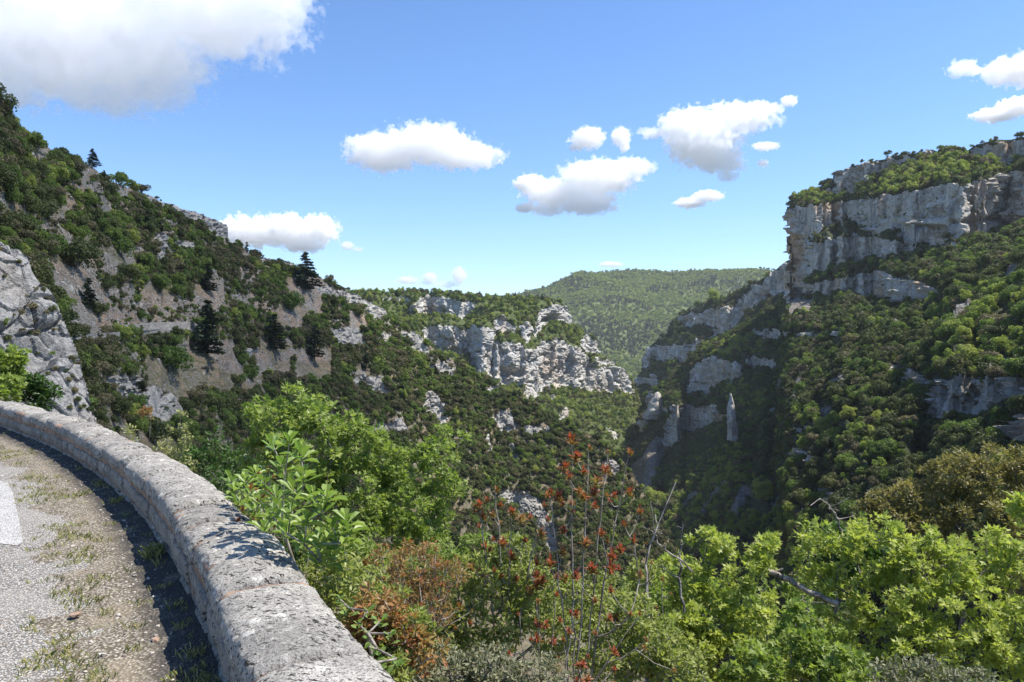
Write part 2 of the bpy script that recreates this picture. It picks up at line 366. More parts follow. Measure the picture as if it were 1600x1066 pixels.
# ---- plateau and sunlit cliffs in the middle
mid = sheet('plateau_slope', 480, 1040, 2, [(480, 470), (540, 458), (600, 458), (650, 456), (690, 458), (740, 463), (790, 468), (840, 470), (872, 473), (884, 479), (892, 495), (895, 512), (912, 518), (934, 526), (941, 552), (952, 560), (966, 570), (984, 580), (990, 592), (1002, 620), (1008, 650), (1040, 760)],
            [(480, 830), (650, 880), (760, 900), (880, 960), (990, 1000), (1040, 1010)], 860, 2, .55,
            [([(638, 478), (660, 463), (690, 461), (720, 468), (744, 475), (738, 492), (720, 495), (690, 489), (650, 489), (630, 486)], 'cliff', 'pale upper cliff standing above a ledge below the plateau edge', 'cliff'),
             ([(658, 510), (690, 508), (720, 513), (745, 509), (766, 515), (770, 528), (768, 556), (745, 560), (740, 551), (705, 547), (690, 550), (672, 543), (662, 530)], 'cliff', 'vertical pale cliff wall with dark overhang under the wooded ledge', 'cliff'),
             ([(764, 502), (785, 493), (805, 510), (803, 520), (790, 514), (768, 520)], OC, 'small white crag above the green ledge of the central cliff', OC),
             ([(811, 507), (824, 500), (831, 515), (823, 536), (814, 531)], OC, 'tall narrow white rib between two bushy gullies of the central cliff', OC),
             ([(836, 500), (842, 484), (852, 478), (870, 476), (885, 480), (893, 500), (888, 510), (872, 504), (846, 510), (840, 526), (834, 520)], 'cliff', 'rounded white cliff nose with a long dark cave slot, under the lookout', 'cliff'),
             ([(905, 530), (920, 520), (936, 530), (939, 549), (920, 552), (904, 546)], OC, 'white rock step on the right shoulder of the central cliff', OC),
             ([(768, 534), (800, 535), (828, 549), (848, 533), (870, 529), (890, 540), (903, 546), (920, 562), (935, 575), (960, 571), (978, 576), (990, 590), (990, 617), (965, 609), (940, 613), (900, 606), (870, 601), (850, 606), (840, 616), (824, 619), (821, 601), (780, 597), (776, 602), (770, 576)], 'cliff', 'largest sunlit white cliff, fissured, right in the middle of the gorge', 'cliff'),
             ([(735, 549), (768, 541), (768, 592), (745, 586), (733, 570)], 'cliff', 'greyish recessed cliff panel just left of the thin white pillar', 'cliff'),
             ([(930, 556), (962, 560), (966, 566), (950, 570), (930, 567)], OC, 'narrow white ledge above the right end of the central cliff', OC),
             ([(855, 615), (868, 612), (874, 622), (862, 626)], OC, 'small white rock on the green talus below the central cliff', OC),
             ([(870, 655), (885, 634), (892, 640), (886, 652), (875, 662)], OC, 'white rock knob low on the sunlit green talus', OC),
             ([(945, 662), (952, 663), (964, 680), (966, 690), (958, 688)], OC, 'leaning grey slab at the foot of the sunlit talus', OC),
             ([(590, 464), (625, 462), (640, 466), (632, 472), (600, 470)], OC, 'broken pale rock strip under the plateau trees', OC)],
            hollows=[([(848, 498), (860, 494), (878, 495), (880, 501), (865, 506), (848, 505)], 16), ([(675, 544), (735, 547), (738, 556), (680, 552)], 12), ([(776, 576), (822, 578), (822, 588), (778, 588)], 10), ([(690, 484), (702, 484), (702, 490), (688, 489)], 8)],
            feat=11, amp=3.6, gully=6, gmat=M['ground_mid'], rmat=M['rock_far'], seed=13, strat=.12, tan_rock=5., tan_top=(.16, 7), fluted=False,
            tmap=lambda U, V, t: np.where((V > 615) | (U > 1000), .62, np.where((V > 488) & (V < 512) & (U > 620) & (U < 840), .5, t)))

# ---- big massif on the right
CL = 'cliff'
right_rocks = [
    ([(1210, 395), (1222, 352), (1232, 346), (1250, 352), (1258, 372), (1255, 400), (1250, 448), (1240, 452), (1210, 455)], 'cliff', 'ochre orange corner pillar at the left end of the huge cliff', CL),
    ([(1220, 327), (1245, 321), (1275, 318), (1305, 315), (1330, 312), (1365, 308), (1400, 300), (1440, 293), (1475, 287), (1510, 288), (1545, 276), (1600, 264), (1760, 245), (1760, 330), (1600, 352), (1560, 365), (1525, 372), (1500, 376), (1450, 381), (1415, 386), (1408, 372), (1395, 366), (1370, 368), (1350, 362), (1330, 352), (1300, 357), (1280, 365), (1262, 376), (1252, 400), (1254, 425), (1248, 442), (1236, 446), (1215, 440), (1215, 360)], 'cliff', 'huge overhanging grey cliff with small caves, high on the right', CL),
    ([(1247, 380), (1272, 380), (1300, 374), (1340, 366), (1365, 368), (1400, 378), (1415, 385), (1470, 383), (1500, 379), (1485, 393), (1440, 398), (1400, 404), (1340, 411), (1310, 419), (1280, 428), (1250, 442)], 'cliff', 'broken grey rock face between bushes, directly under the huge cliff', CL),
    ([(1232, 455), (1260, 441), (1330, 431), (1380, 420), (1400, 432), (1440, 440), (1460, 450), (1466, 465), (1430, 476), (1405, 479), (1370, 471), (1330, 466), (1290, 463), (1255, 463), (1228, 472)], 'cliff', 'layered lower cliff band across the right massif', CL),
    ([(1303, 281), (1306, 266), (1350, 256), (1400, 248), (1460, 239), (1474, 241), (1440, 252), (1400, 262), (1370, 275), (1350, 290), (1330, 304), (1300, 309), (1285, 305), (1300, 290)], 'cliff', 'topmost shaded rock band at the rim of the right massif', CL),
    ([(1518, 240), (1520, 230), (1560, 224), (1600, 217), (1760, 200), (1760, 240), (1600, 246), (1570, 262), (1550, 251), (1520, 246)], 'cliff', 'flat topped grey rim cliff carrying a lone small tree', CL),
    ([(1175, 515), (1200, 517), (1270, 519), (1335, 513), (1335, 524), (1280, 531), (1200, 530), (1175, 526)], 'cliff', 'thin pale ledge running across the wooded right slope', CL),
    ([(1390, 566), (1408, 569), (1440, 584), (1455, 600), (1452, 620), (1440, 632), (1428, 601), (1395, 598)], OC, 'pale wedge shaped crag in the woods left of the big lower crag', OC),
    ([(1457, 590), (1480, 594), (1520, 589), (1600, 590), (1760, 600), (1760, 640), (1600, 624), (1575, 632), (1562, 645), (1562, 668), (1545, 662), (1520, 650), (1508, 662), (1480, 648), (1470, 666), (1460, 682), (1440, 688), (1440, 660), (1448, 635), (1455, 615)], 'cliff', 'large pitted grey crag with an ochre patch, low on the right slope', CL),
    ([(1075, 578), (1105, 560), (1122, 557), (1140, 562), (1155, 570), (1156, 590), (1140, 600), (1125, 600), (1112, 612), (1100, 628), (1095, 612), (1075, 622), (1073, 600)], 'cliff', 'grey buttress at the left end of the right massif', CL),
    ([(1160, 560), (1200, 556), (1212, 568), (1214, 580), (1206, 576), (1170, 578)], OC, 'grey rock step right of the grey buttress', OC),
    ([(1048, 630), (1070, 630), (1100, 635), (1127, 633), (1132, 655), (1100, 672), (1070, 678), (1050, 705), (1038, 704), (1037, 670), (1045, 650)], 'cliff', 'ochre stained cliff below the grey buttress', CL),
    ([(1012, 618), (1021, 611), (1030, 620), (1040, 642), (1037, 650), (1025, 641), (1014, 636)], OC, 'pointed grey crag at the gorge bend', OC),
    ([(994, 656), (1010, 655), (1022, 660), (1000, 676)], OC, 'low pale rock under the pointed crag', OC),
    ([(1230, 693), (1260, 704), (1292, 722), (1290, 730), (1260, 722), (1235, 706)], OC, 'diagonal rock strip in the lower right woods', OC),
    ([(1268, 760), (1280, 764), (1330, 768), (1336, 797), (1310, 792), (1300, 776), (1272, 781)], OC, 'dark blue grey crag just above the foreground oaks', OC),
    ([(1200, 560), (1209, 562), (1216, 577), (1208, 580), (1203, 572)], OC, 'tiny white rock finger beside a scree streak', OC),
    ([(1202, 637), (1214, 640), (1216, 652), (1206, 655)], OC, 'small grey rock in dark woods right of the white pinnacle', OC),
    ([(1238, 664), (1260, 668), (1258, 680), (1242, 677)], OC, 'small lilac grey rock under the bright oaks of the right slope', OC),
    ([(1396, 505), (1404, 503), (1406, 518), (1399, 522)], OC, 'small white crag in the middle of the right woods', OC),
    ([(1352, 564), (1368, 565), (1368, 573), (1355, 574)], OC, 'small pale rock left of the wedge shaped crag', OC),
    ([(1575, 655), (1600, 650), (1700, 650), (1700, 700), (1600, 696), (1580, 690)], OC, 'dim grey crag at the right edge below the pitted crag', OC),
    ([(1235, 560), (1252, 555), (1258, 565), (1240, 578)], OC, 'grey rock patch high in the middle of the right woods', OC),
    ([(1340, 722), (1352, 724), (1358, 742), (1346, 738)], OC, 'small bluish rock right of the diagonal rock strip', OC),
]
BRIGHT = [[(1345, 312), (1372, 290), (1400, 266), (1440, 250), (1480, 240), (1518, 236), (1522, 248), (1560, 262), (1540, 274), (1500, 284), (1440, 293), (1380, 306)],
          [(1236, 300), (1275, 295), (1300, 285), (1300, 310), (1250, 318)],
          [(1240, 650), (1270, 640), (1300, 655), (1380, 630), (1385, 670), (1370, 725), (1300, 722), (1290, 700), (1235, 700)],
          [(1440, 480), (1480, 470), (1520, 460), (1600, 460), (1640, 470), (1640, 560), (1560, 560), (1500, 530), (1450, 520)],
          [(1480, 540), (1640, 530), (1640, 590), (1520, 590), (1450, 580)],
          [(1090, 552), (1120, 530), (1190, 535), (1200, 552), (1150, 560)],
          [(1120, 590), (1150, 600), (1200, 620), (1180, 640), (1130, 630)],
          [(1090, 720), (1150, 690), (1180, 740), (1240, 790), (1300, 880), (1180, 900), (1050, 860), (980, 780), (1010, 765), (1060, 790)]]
SCREE = [[(1026, 682), (1042, 688), (1026, 738), (1006, 782), (965, 800), (958, 770), (986, 735)],
         [(1092, 800), (1125, 752), (1133, 748), (1108, 790), (1098, 810)], [(1062, 790), (1085, 770), (1092, 770), (1070, 798)], [(1130, 805), (1163, 760), (1172, 762), (1150, 810)],
         [(1205, 790), (1222, 770), (1232, 790), (1212, 800)], [(1258, 480), (1272, 462), (1270, 488)], [(1600, 405), (1602, 430), (1552, 472), (1540, 468)], [(1480, 490), (1530, 470), (1500, 500), (1484, 508)],
         [(1212, 600), (1228, 585), (1226, 612)], [(1240, 600), (1256, 580), (1252, 612), (1240, 625)], [(1300, 600), (1325, 575), (1320, 600)], [(1275, 640), (1300, 635), (1295, 660), (1280, 655)], [(1560, 560), (1600, 552), (1600, 575), (1570, 580)],
         [(1230, 464), (1262, 470), (1266, 490), (1235, 492)]]
def vm_right(U, V, P):
    r = .95 + .55 * fbm(P.reshape(-1, 3) / 22, 3, 3).reshape(U.shape)
    Uw = U + 3 * fbm(np.stack([U.ravel() / 7, V.ravel() / 7, U.ravel() * 0], 1), 2, 8).reshape(U.shape)
    for p in SCREE: r = np.where(inside(Uw, V, p), -.6, r)
    return r
right = sheet('right_massif_slope', 972, 1740, 2.1, [(972, 720), (982, 700), (992, 675), (1000, 640), (1012, 616), (1021, 610), (1030, 604), (1045, 592), (1060, 580), (1080, 557), (1100, 541), (1130, 521), (1160, 508), (1190, 490), (1215, 476), (1226.5, 470), (1227, 326), (1236, 314), (1260, 301), (1275, 294), (1298, 284), (1304, 269), (1320, 262), (1360, 253), (1400, 246), (1440, 240), (1480, 236), (1514, 235), (1520, 228), (1545, 222), (1600, 215), (1740, 200)],
              [(972, 930), (1000, 910), (1060, 880), (1120, 850), (1215, 810), (1230, 770), (1300, 725), (1400, 655), (1500, 590), (1600, 535), (1740, 470)], 1180, 2.1, .42, right_rocks,
              hollows=[([(1247, 358), (1256, 354), (1270, 357), (1262, 368), (1250, 366)], 9), ([(1352, 353), (1365, 352), (1380, 354), (1378, 364), (1366, 362), (1355, 362)], 10), ([(1433, 352), (1440, 349), (1444, 354), (1438, 358)], 9), ([(1448, 347), (1460, 340), (1480, 341), (1492, 348), (1480, 352), (1452, 350)], 9),
                       ([(1380, 343), (1450, 345), (1520, 342), (1600, 331), (1740, 318), (1740, 323), (1600, 337), (1520, 349), (1450, 351), (1380, 349)], 5), ([(1236, 345), (1330, 340), (1330, 344), (1236, 349)], 3),
                       ([(1368, 272), (1385, 262), (1410, 258), (1390, 272), (1370, 280)], 8)],
              feat=8, amp=3.8, gully=5, cut=[(1180, 320), (1226.5, 322), (1229, 350), (1232, 400), (1236, 436), (1233, 462), (1226, 468), (1180, 468)], strat=.3, tmap=lambda U, V, t: np.where((V > 768) & (U < 1330), .13, np.where(V > 470, np.interp(U, [1000, 1100, 1224, 1400, 1600], [.26, .30, .34, .38, .43]), t)), gmat=M['ground_right'], rmat=M['rock_shade'], seed=21, vegmap=vm_right, fluted=True, tan_rock=6.)

# ---- our own side: the slope and spur on the left
left_rocks = [
    ([(218, 296), (245, 309), (300, 328), (335, 343), (353, 350), (356, 377), (340, 373), (320, 360), (290, 346), (265, 331), (235, 319), (222, 312)], 'cliff', 'small cliff that ends the left skyline in a notch', CL),
    ([(236, 372), (250, 365), (266, 370), (263, 390), (262, 416), (250, 420), (240, 405), (243, 390)], OC, 'tall narrow grey crag on the left slope under the skyline cliff', OC),
    ([(266, 376), (300, 375), (314, 386), (290, 389), (270, 384)], OC, 'grey rock bank right of the tall narrow crag', OC),
    ([(400, 402), (430, 402), (470, 412), (478, 428), (440, 418), (405, 410)], OC, 'low rock spine along the left skyline', OC),
    ([(488, 440), (540, 457), (580, 464), (590, 476), (613, 493), (600, 501), (580, 496), (570, 482), (540, 472), (508, 463)], 'cliff', 'long dark slabby rock ridge where the left spur meets the plateau', CL),
    ([(514, 515), (540, 510), (566, 512), (573, 540), (550, 548), (530, 541), (519, 526)], OC, 'fissured grey crag in the woods under the slabby ridge', OC),
    ([(588, 521), (612, 519), (613, 541), (595, 536)], OC, 'small square crag right of the fissured crag', OC),
    ([(622, 518), (650, 519), (666, 545), (663, 560), (648, 551), (638, 531)], OC, 'jagged white crag where the spur meets the central cliffs', OC),
    ([(550, 592), (580, 585), (600, 589), (604, 605), (610, 624), (596, 616), (575, 606), (553, 601)], OC, 'triangular grey crag in the middle of the left spur', OC),
    ([(658, 620), (674, 612), (684, 624), (697, 640), (696, 665), (690, 671), (679, 656), (660, 637)], OC, 'big rounded grey boulder crag above the green oak', OC),
    ([(573, 666), (600, 660), (626, 654), (634, 673), (610, 682), (580, 680)], OC, 'low grey crag just above the top of the green oak', OC),
    ([(772, 652), (785, 638), (800, 650), (804, 672), (790, 682), (777, 671)], OC, 'dark fissured crag near the spur crest', OC),
    ([(815, 668), (840, 665), (860, 672), (858, 680), (820, 680)], OC, 'horizontal rock step right of the dark fissured crag', OC),
    ([(790, 696), (798, 690), (808, 704), (813, 724), (805, 727), (795, 713)], OC, 'slim leaning grey rock on the spur', OC),
    ([(750, 680), (762, 676), (772, 702), (757, 700)], OC, 'slim grey rock left of the leaning rock', OC),
    ([(672, 570), (690, 566), (708, 575), (709, 590), (695, 583), (676, 578)], OC, 'brownish rounded rock high on the spur', OC),
    ([(759, 606), (772, 604), (778, 615), (762, 618)], OC, 'small bright white rock on the spur crest', OC),
    ([(778, 770), (820, 766), (841, 780), (866, 820), (874, 856), (858, 864), (845, 831), (810, 797), (784, 792)], OC, 'large pale slab seen between the red tipped shrubs', OC),
    ([(943, 722), (955, 712), (968, 728), (969, 748), (943, 740)], OC, 'white rock stub low in the gorge beside the scree', OC),
    ([(155, 590), (190, 585), (221, 594), (224, 612), (240, 603), (270, 618), (292, 650), (286, 668), (255, 668), (225, 642), (200, 641), (163, 616)], 'cliff', 'blocky blue grey crag just over the parapet on the left', CL),
    ([(80, 600), (100, 600), (104, 640), (84, 640)], OC, 'grey ledge half hidden behind the smooth slab', OC),
    ([(380, 540), (400, 545), (395, 560), (378, 553)], OC, 'small pale rock on the left scree', OC),
]
BARE = [[(60, 400), (150, 440), (230, 455), (300, 470), (315, 500), (300, 520), (200, 520), (110, 520), (90, 460)], [(320, 540), (350, 540), (395, 590), (408, 612), (370, 590), (335, 565)],
        [(400, 540), (425, 560), (430, 590), (405, 580)], [(60, 340), (120, 360), (180, 400), (170, 420), (100, 400), (60, 370)], [(190, 560), (215, 550), (230, 590), (205, 580)],
        [(330, 420), (360, 450), (420, 480), (480, 500), (470, 510), (400, 490), (330, 450)], [(440, 440), (480, 470), (520, 480), (500, 490), (450, 470)], [(120, 260), (180, 330), (170, 345), (110, 290)],
        [(300, 455), (345, 480), (340, 500), (305, 490)], [(450, 545), (480, 555), (490, 570), (455, 560)]]
def vm_left(U, V, P):
    n = fbm(np.stack([U.ravel() / 30 + V.ravel() / 60, V.ravel() / 22 - U.ravel() / 60, U.ravel() * 0], 1), 4, 3).reshape(U.shape)
    dense = np.clip((V - (430 + .18 * U)) / 110, 0, 1)
    r = .74 + .8 * n + .55 * dense
    Uw = U + 5 * fbm(np.stack([U.ravel() / 9, V.ravel() / 9, U.ravel() * 0], 1), 2, 8).reshape(U.shape)
    for p in BARE: r = np.where(inside(Uw, V, p), -.1, r)
    return r
left = sheet('left_hillside', -260, 1400, 2.2, [(-260, 20), (-100, 110), (0, 176), (60, 216), (100, 246), (140, 262), (180, 284), (220, 300), (260, 316), (300, 330), (351, 352), (356, 378), (400, 398), (450, 410), (490, 428), (520, 444), (560, 462), (590, 478), (615, 496), (650, 520), (680, 548), (720, 572), (760, 594), (800, 614), (850, 645), (900, 668), (940, 690), (962, 705), (985, 735), (1005, 765), (1030, 815), (1060, 865), (1100, 905), (1160, 965), (1260, 1060), (1400, 1190)],
             [(-260, 130), (0, 175), (140, 220), (350, 320), (450, 365), (560, 405), (650, 432), (750, 450), (850, 455), (960, 452), (1050, 430), (1150, 385), (1260, 335), (1400, 280)], 1290, 2.2, .74, left_rocks,
             feat=3.6, amp=1.25, gully=2.6, gmat=M['ground_left'], rmat=M['rock_left'], seed=33, vegmap=vm_left, tan_rock=2.6, strat=.15)

# ---- smooth grey slab close by on the left
slab = sheet('slab_foot', -240, 176, 2.2, [(-240, 300), (-60, 352), (0, 384), (22, 394), (48, 418), (56, 446), (84, 470), (100, 500), (116, 540), (131, 588), (146, 640), (160, 690), (176, 740)],
             [(-240, 28), (0, 34), (176, 40)], 800, 2.2, 1.7,
             [([(-300, 280), (-60, 340), (30, 384), (52, 418), (60, 446), (90, 470), (104, 500), (120, 540), (136, 588), (152, 640), (170, 720), (100, 720), (-300, 720)], 'cliff', 'smooth blue grey limestone slab rising behind the parapet at far left', CL)],
             anchor='low', feat=2.4, amp=.36, gully=.6, gmat=M['ground_left'], rmat=M['rock_slab'], seed=44, tan_rock=1.9, jag=2, strat=.0)
def spire(nm, label, sh, u, v0, v1, w, mat, seed, lean=0., fwd=.985):
    q = sp(sh, u, v1); Y = q[1] * fwd; b = np.array(at(u, v1 + 4, Y)); h = (v1 + 4 - v0) / F * Y; wd = w / F * Y / 2; nr, ns = 26, 18; V = []
    for i in range(nr):
        t = i / (nr - 1); r_ = wd * (1.25 - .45 * t) * math.sqrt(max(0, 1 - t ** 3.2))
        for j in range(ns):
            a = 2 * math.pi * j / ns; V.append((r_ * math.cos(a) + lean * t * wd, r_ * math.sin(a) * 1.5, h * t))
    V = np.array(V); V[:, :2] *= (1 + .55 * fbm(V / wd * .7, 4, seed) + .35 * ridged(V / wd * np.array([1, 1, .5]), 3, seed + 3))[:, None]
    i = np.arange(nr * ns).reshape(nr, ns); j = np.roll(i, -1, 1); qd = np.stack([i[:-1], j[:-1], j[1:], i[1:]], -1).reshape(-1, 4)
    return tag(link(nm, mk_mesh(nm, V, qd, mat), loc=tuple(b)), label, 'rock pinnacle')
spire('rock_pinnacle', 'slim white rock pinnacle standing alone on the wooded right slope', right, 1145, 614, 684, 11, M['rock_far'], 3, -.6)
spire('rock_pinnacle', 'thin white rock pillar at the left end of the big sunlit cliff', mid, 775, 537, 600, 9, M['rock_far'], 6, .3)
spire('rock_pinnacle', 'short grey rock tooth at the gorge bend, left of the ochre cliff', right, 1020, 612, 650, 20, M['rock_shade'], 8, .8)
print('terrain', round(time.time() - T0, 1))
# ------------------------------------------------------------------ vegetation of the slopes
def crown_mesh(name, mat, lobes, n, size, seed, flat=.75, stem=True, spread=1.):
    """a crown of leaf-sprays: base at z=0, about 2 units wide; n faces of the given size"""
    r = np.random.default_rng(seed)
    c = r.normal(size=(lobes, 3)); c /= np.linalg.norm(c, axis=1, keepdims=True)
    c *= (r.random((lobes, 1)) ** .4) * .74; c[:, 2] = np.abs(c[:, 2]) * flat * 1.3 + .45
    c[:, :2] *= spread
    rad = r.uniform(.17, .44, lobes) * (1.15 - .25 * c[:, 2])
    k = r.choice(lobes, n, p=rad ** 2 / (rad ** 2).sum())
    d = r.normal(size=(n, 3)); d /= np.linalg.norm(d, axis=1, keepdims=True); d[:, 2] = np.where(r.random(n) < .6, np.abs(d[:, 2]), d[:, 2])
    p = c[k] + d * rad[k, None] * (.72 + .34 * r.random((n, 1)))
    p[:, 2] = np.maximum(p[:, 2], .06)
    nn = d + r.normal(size=(n, 3)) * .55; nn /= np.linalg.norm(nn, axis=1, keepdims=True)
    a = np.cross(nn, r.normal(size=(n, 3))); a /= np.linalg.norm(a, axis=1, keepdims=True); b = np.cross(nn, a)
    s = size * r.uniform(.6, 1.4, (n, 1))
    V = np.stack([p - a * s, p - b * s * .55 + nn * s * .2, p + a * s, p + b * s * .55 + nn * s * .2], 1).reshape(-1, 3)
    Fc = np.arange(4 * n).reshape(n, 4)
    tint = np.clip(r.normal(.5, .22, n) + .25 * (_hash(k, k, k, seed) - .5), 0, 1)
    return mk_mesh(name, V, Fc, mat, fattr={'tint': tint})
def pine_mesh(name, mat, n, size, seed, slim=.32):
    r = np.random.default_rng(seed); P_ = []; D_ = []
    lev = 13
    for i in range(lev):
        t = i / (lev - 1); z = .16 + .82 * t; L = slim * (1 - t) ** .8 * (1 if i else .8) + .02
        nb = int(7 - 3 * t)
        for b in range(nb):
            az = r.uniform(0, 6.28); m = int(n / lev / nb * (1.6 - 1.2 * t)) + 2; ll = L * r.uniform(.65, 1.15)
            q = r.random(m) ** .7 * ll
            P_.append(np.stack([np.cos(az) * q, np.sin(az) * q, z - q * .25 + .12 * q ** 2 / max(ll, .01)], 1) + r.normal(size=(m, 3)) * np.array([.03, .03, .014]))
            D_.append(np.tile([math.cos(az), math.sin(az), -.1], (m, 1)))
    p = np.concatenate(P_); d = np.concatenate(D_); n = len(p)
    nn = np.tile([0, 0, 1.], (n, 1)) + r.normal(size=(n, 3)) * .5; a = np.cross(nn, d); a /= np.linalg.norm(a, axis=1, keepdims=True)
    s = size * r.uniform(.6, 1.4, (n, 1))
    V = np.stack([p - d * s, p - a * s * .5, p + d * s, p + a * s * .5 - [0, 0, .3] * s], 1).reshape(-1, 3)
    return mk_mesh(name, V, np.arange(4 * n).reshape(n, 4), mat, fattr={'tint': r.random(n)})
def stem_mesh(name, h, rad, n=3, seed=0):
    r = np.random.default_rng(seed); V = []; Fc = []
    for k in range(n):
        az = r.uniform(0, 6.28); ln = .28 if n > 1 else .03
        for i in range(4):
            t = i / 3; q = np.array([math.cos(az), math.sin(az)]) * ln * t; rr = rad * (1 - .75 * t)
            for j in range(5): V.append((q[0] + rr * math.cos(j * 1.2566), q[1] + rr * math.sin(j * 1.2566), -.15 + (h + .15) * t))
        b = k * 20
        for i in range(3):
            for j in range(5): Fc.append((b + i * 5 + j, b + i * 5 + (j + 1) % 5, b + i * 5 + 5 + (j + 1) % 5, b + i * 5 + 5 + j))
    return mk_mesh(name, V, Fc, M['bark'])
KINDS = {}   # kind: (near meshes, middle meshes, far meshes, stem)
def family(kind, mat, lobes, seed, flat=.75):
    KINDS[kind] = ([crown_mesh('crown', M[mat], lobes, 2300, .068, seed + i, flat) for i in range(4)],
                   [crown_mesh('crown', M[mat], max(6, lobes // 2), 620, .10, seed + 20 + i, flat) for i in range(4)],
                   [crown_mesh('crown', M[mat], 6, 150, .2, seed + 40 + i, flat) for i in range(3)], stem_mesh('trunk', .9, .06, 3, seed))
family('dark', 'leaf_dark', 18, 100); family('mid', 'leaf_mid', 18, 200); family('spring', 'leaf_spring', 20, 300, .85); family('olive', 'leaf_olive', 20, 400, .55)
KINDS['pine'] = ([pine_mesh('crown', M['leaf_pine'], 2600, .035, 500 + i, .30 + .04 * i) for i in range(3)], [pine_mesh('crown', M['leaf_pine'], 700, .06, 520 + i) for i in range(2)], [pine_mesh('crown', M['leaf_pine'], 200, .1, 540)], stem_mesh('trunk', .92, .022, 1, 7))
KORD = ['dark', 'mid', 'spring', 'olive', 'pine']

def scatter(sh, per_m2, size, mixf, seed, vmax=2000, vmin=0, rock_p=.06, umin=-1e9, umax=1e9):
    """points on a sheet: positions, sizes, kinds"""
    r = np.random.default_rng(seed); q = sh.quad; P = sh.P
    A = np.linalg.norm(np.cross(P[q[:, 2]] - P[q[:, 0]], P[q[:, 3]] - P[q[:, 1]]), axis=1) / 2
    # on steep ground count the area seen from above
    nz = np.abs(np.cross(P[q[:, 2]] - P[q[:, 0]], P[q[:, 3]] - P[q[:, 1]])[:, 2]) / (2 * A + 1e-9)
    w = sh.veg[q].mean(1); w = np.clip((w - .25) / .5, 0.02, 1)
    w = np.where(sh.veg[q].mean(1) < -.3, 0, w); w = np.where(sh.frid >= 0, rock_p, w) * (.25 + .75 * np.clip(nz * 1.5, 0, 1))
    vc = sh.V[q].mean(1); uc = sh.U[q].mean(1)
    w = np.where((vc < vmax) & (vc > vmin) & (uc > umin) & (uc < umax), w, 0)
    lam = A * w * per_m2
    n = r.poisson(np.minimum(lam, 6)); f = np.repeat(np.arange(len(q)), n)
    a, b = r.random((2, len(f), 1))
    p = P[q[f, 0]] * (1 - a) * (1 - b) + P[q[f, 1]] * (1 - a) * b + P[q[f, 2]] * a * b + P[q[f, 3]] * a * (1 - b)
    s = size * np.exp(r.normal(0, .42, len(f))) * np.where(sh.frid[f] >= 0, .55, 1) * (.6 + .4 * np.clip(w[f] / .8, 0, 1))
    kind = mixf(uc[f], vc[f], p, r)
    return p, s, kind, uc[f], vc[f], f
def pick(weights, r):
    w = np.asarray(weights); w = w / w.sum(1, keepdims=True); c = np.cumsum(w, 1)
    return np.minimum((r.random((len(w), 1)) > c).sum(1), w.shape[1] - 1)
def in_any(u, v, polys):
    m = np.zeros(u.shape, bool)
    for p in polys: m |= inside(u, v, p)
    return m
def mix_left(u, v, p, r):
    n = fbm(p / 14, 3, 77); g = np.clip((v - 470 - .1 * u) / 120, 0, 1)
    dark = .8 + .9 * g - n; mid = .85 + 1.5 * n - .1 * g; spring = .14 + .6 * n; olive = .55 - .6 * n
    return pick(np.clip(np.stack([dark, mid, spring, olive, np.full(len(u), .05)], 1), .02, 9), r)
def mix_right(u, v, p, r):
    n = fbm(p / 30, 3, 79); B = in_any(u + 6 * r.normal(size=len(u)), v + 5 * r.normal(size=len(u)), BRIGHT)
    w = np.stack([1.7 - n, .5 + n * .8, np.full(len(u), .05), .35 + 0 * n, np.full(len(u), .03)], 1)
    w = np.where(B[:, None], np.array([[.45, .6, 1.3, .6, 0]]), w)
    return pick(np.clip(w, .0, 9) + 1e-6, r)
def mix_mid(u, v, p, r):
    n = fbm(p / 30, 3, 81); w = np.stack([.45 - n, .9 + n, .85 + n, .3 + 0 * n, np.full(len(u), .05)], 1)
    return pick(np.clip(w, .02, 9), r)
def mix_far(u, v, p, r):
    n = fbm(p / 220, 4, 83) * 2.2; w = np.stack([.08 - 1.6 * n, .7 + n, 1.5 + 1.2 * n, np.full(len(u), .05), .14 - 1.2 * n], 1)
    return pick(np.clip(w, .02, 9), r)
G = {}
G['left'] = scatter(left, .25, 1.95, mix_left, 1, vmax=960)
_sv = left.veg; left.veg = np.clip(_sv * .5 + .52, 0, 1); G['left_small'] = scatter(left, .7, .85, mix_left, 8, vmax=640); left.veg = _sv
_d = np.hypot(G['left'][0][:, 0], G['left'][0][:, 1])
G['slab'] = scatter(slab, 1.7, .42, lambda u, v, p, r: pick(np.tile([1., .2, 0.02, 1.1, 0], (len(u), 1)), r), 2, vmax=700, rock_p=.75)
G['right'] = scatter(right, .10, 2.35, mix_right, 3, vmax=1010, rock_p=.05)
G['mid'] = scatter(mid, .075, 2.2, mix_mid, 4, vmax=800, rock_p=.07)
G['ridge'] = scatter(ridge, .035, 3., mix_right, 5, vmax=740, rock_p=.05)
G['far'] = scatter(far, .014, 5.6, mix_far, 6, vmax=640)
def ok_size(name, lo, hi):
    p, s, k, u, v, f = G[name]; G[name] = (p, np.clip(s, lo, hi), k, u, v, f)
ok_size('left', .5, 3.2); ok_size('slab', .2, .9); ok_size('right', 1.2, 5); ok_size('mid', 1.2, 4); ok_size('far', 3, 9)
# trees grow smaller and sparser where the slope is bare: pines are taller than the scrub
def tree_scale(kind, s): return s * (2.6 if kind == 4 else 1.)

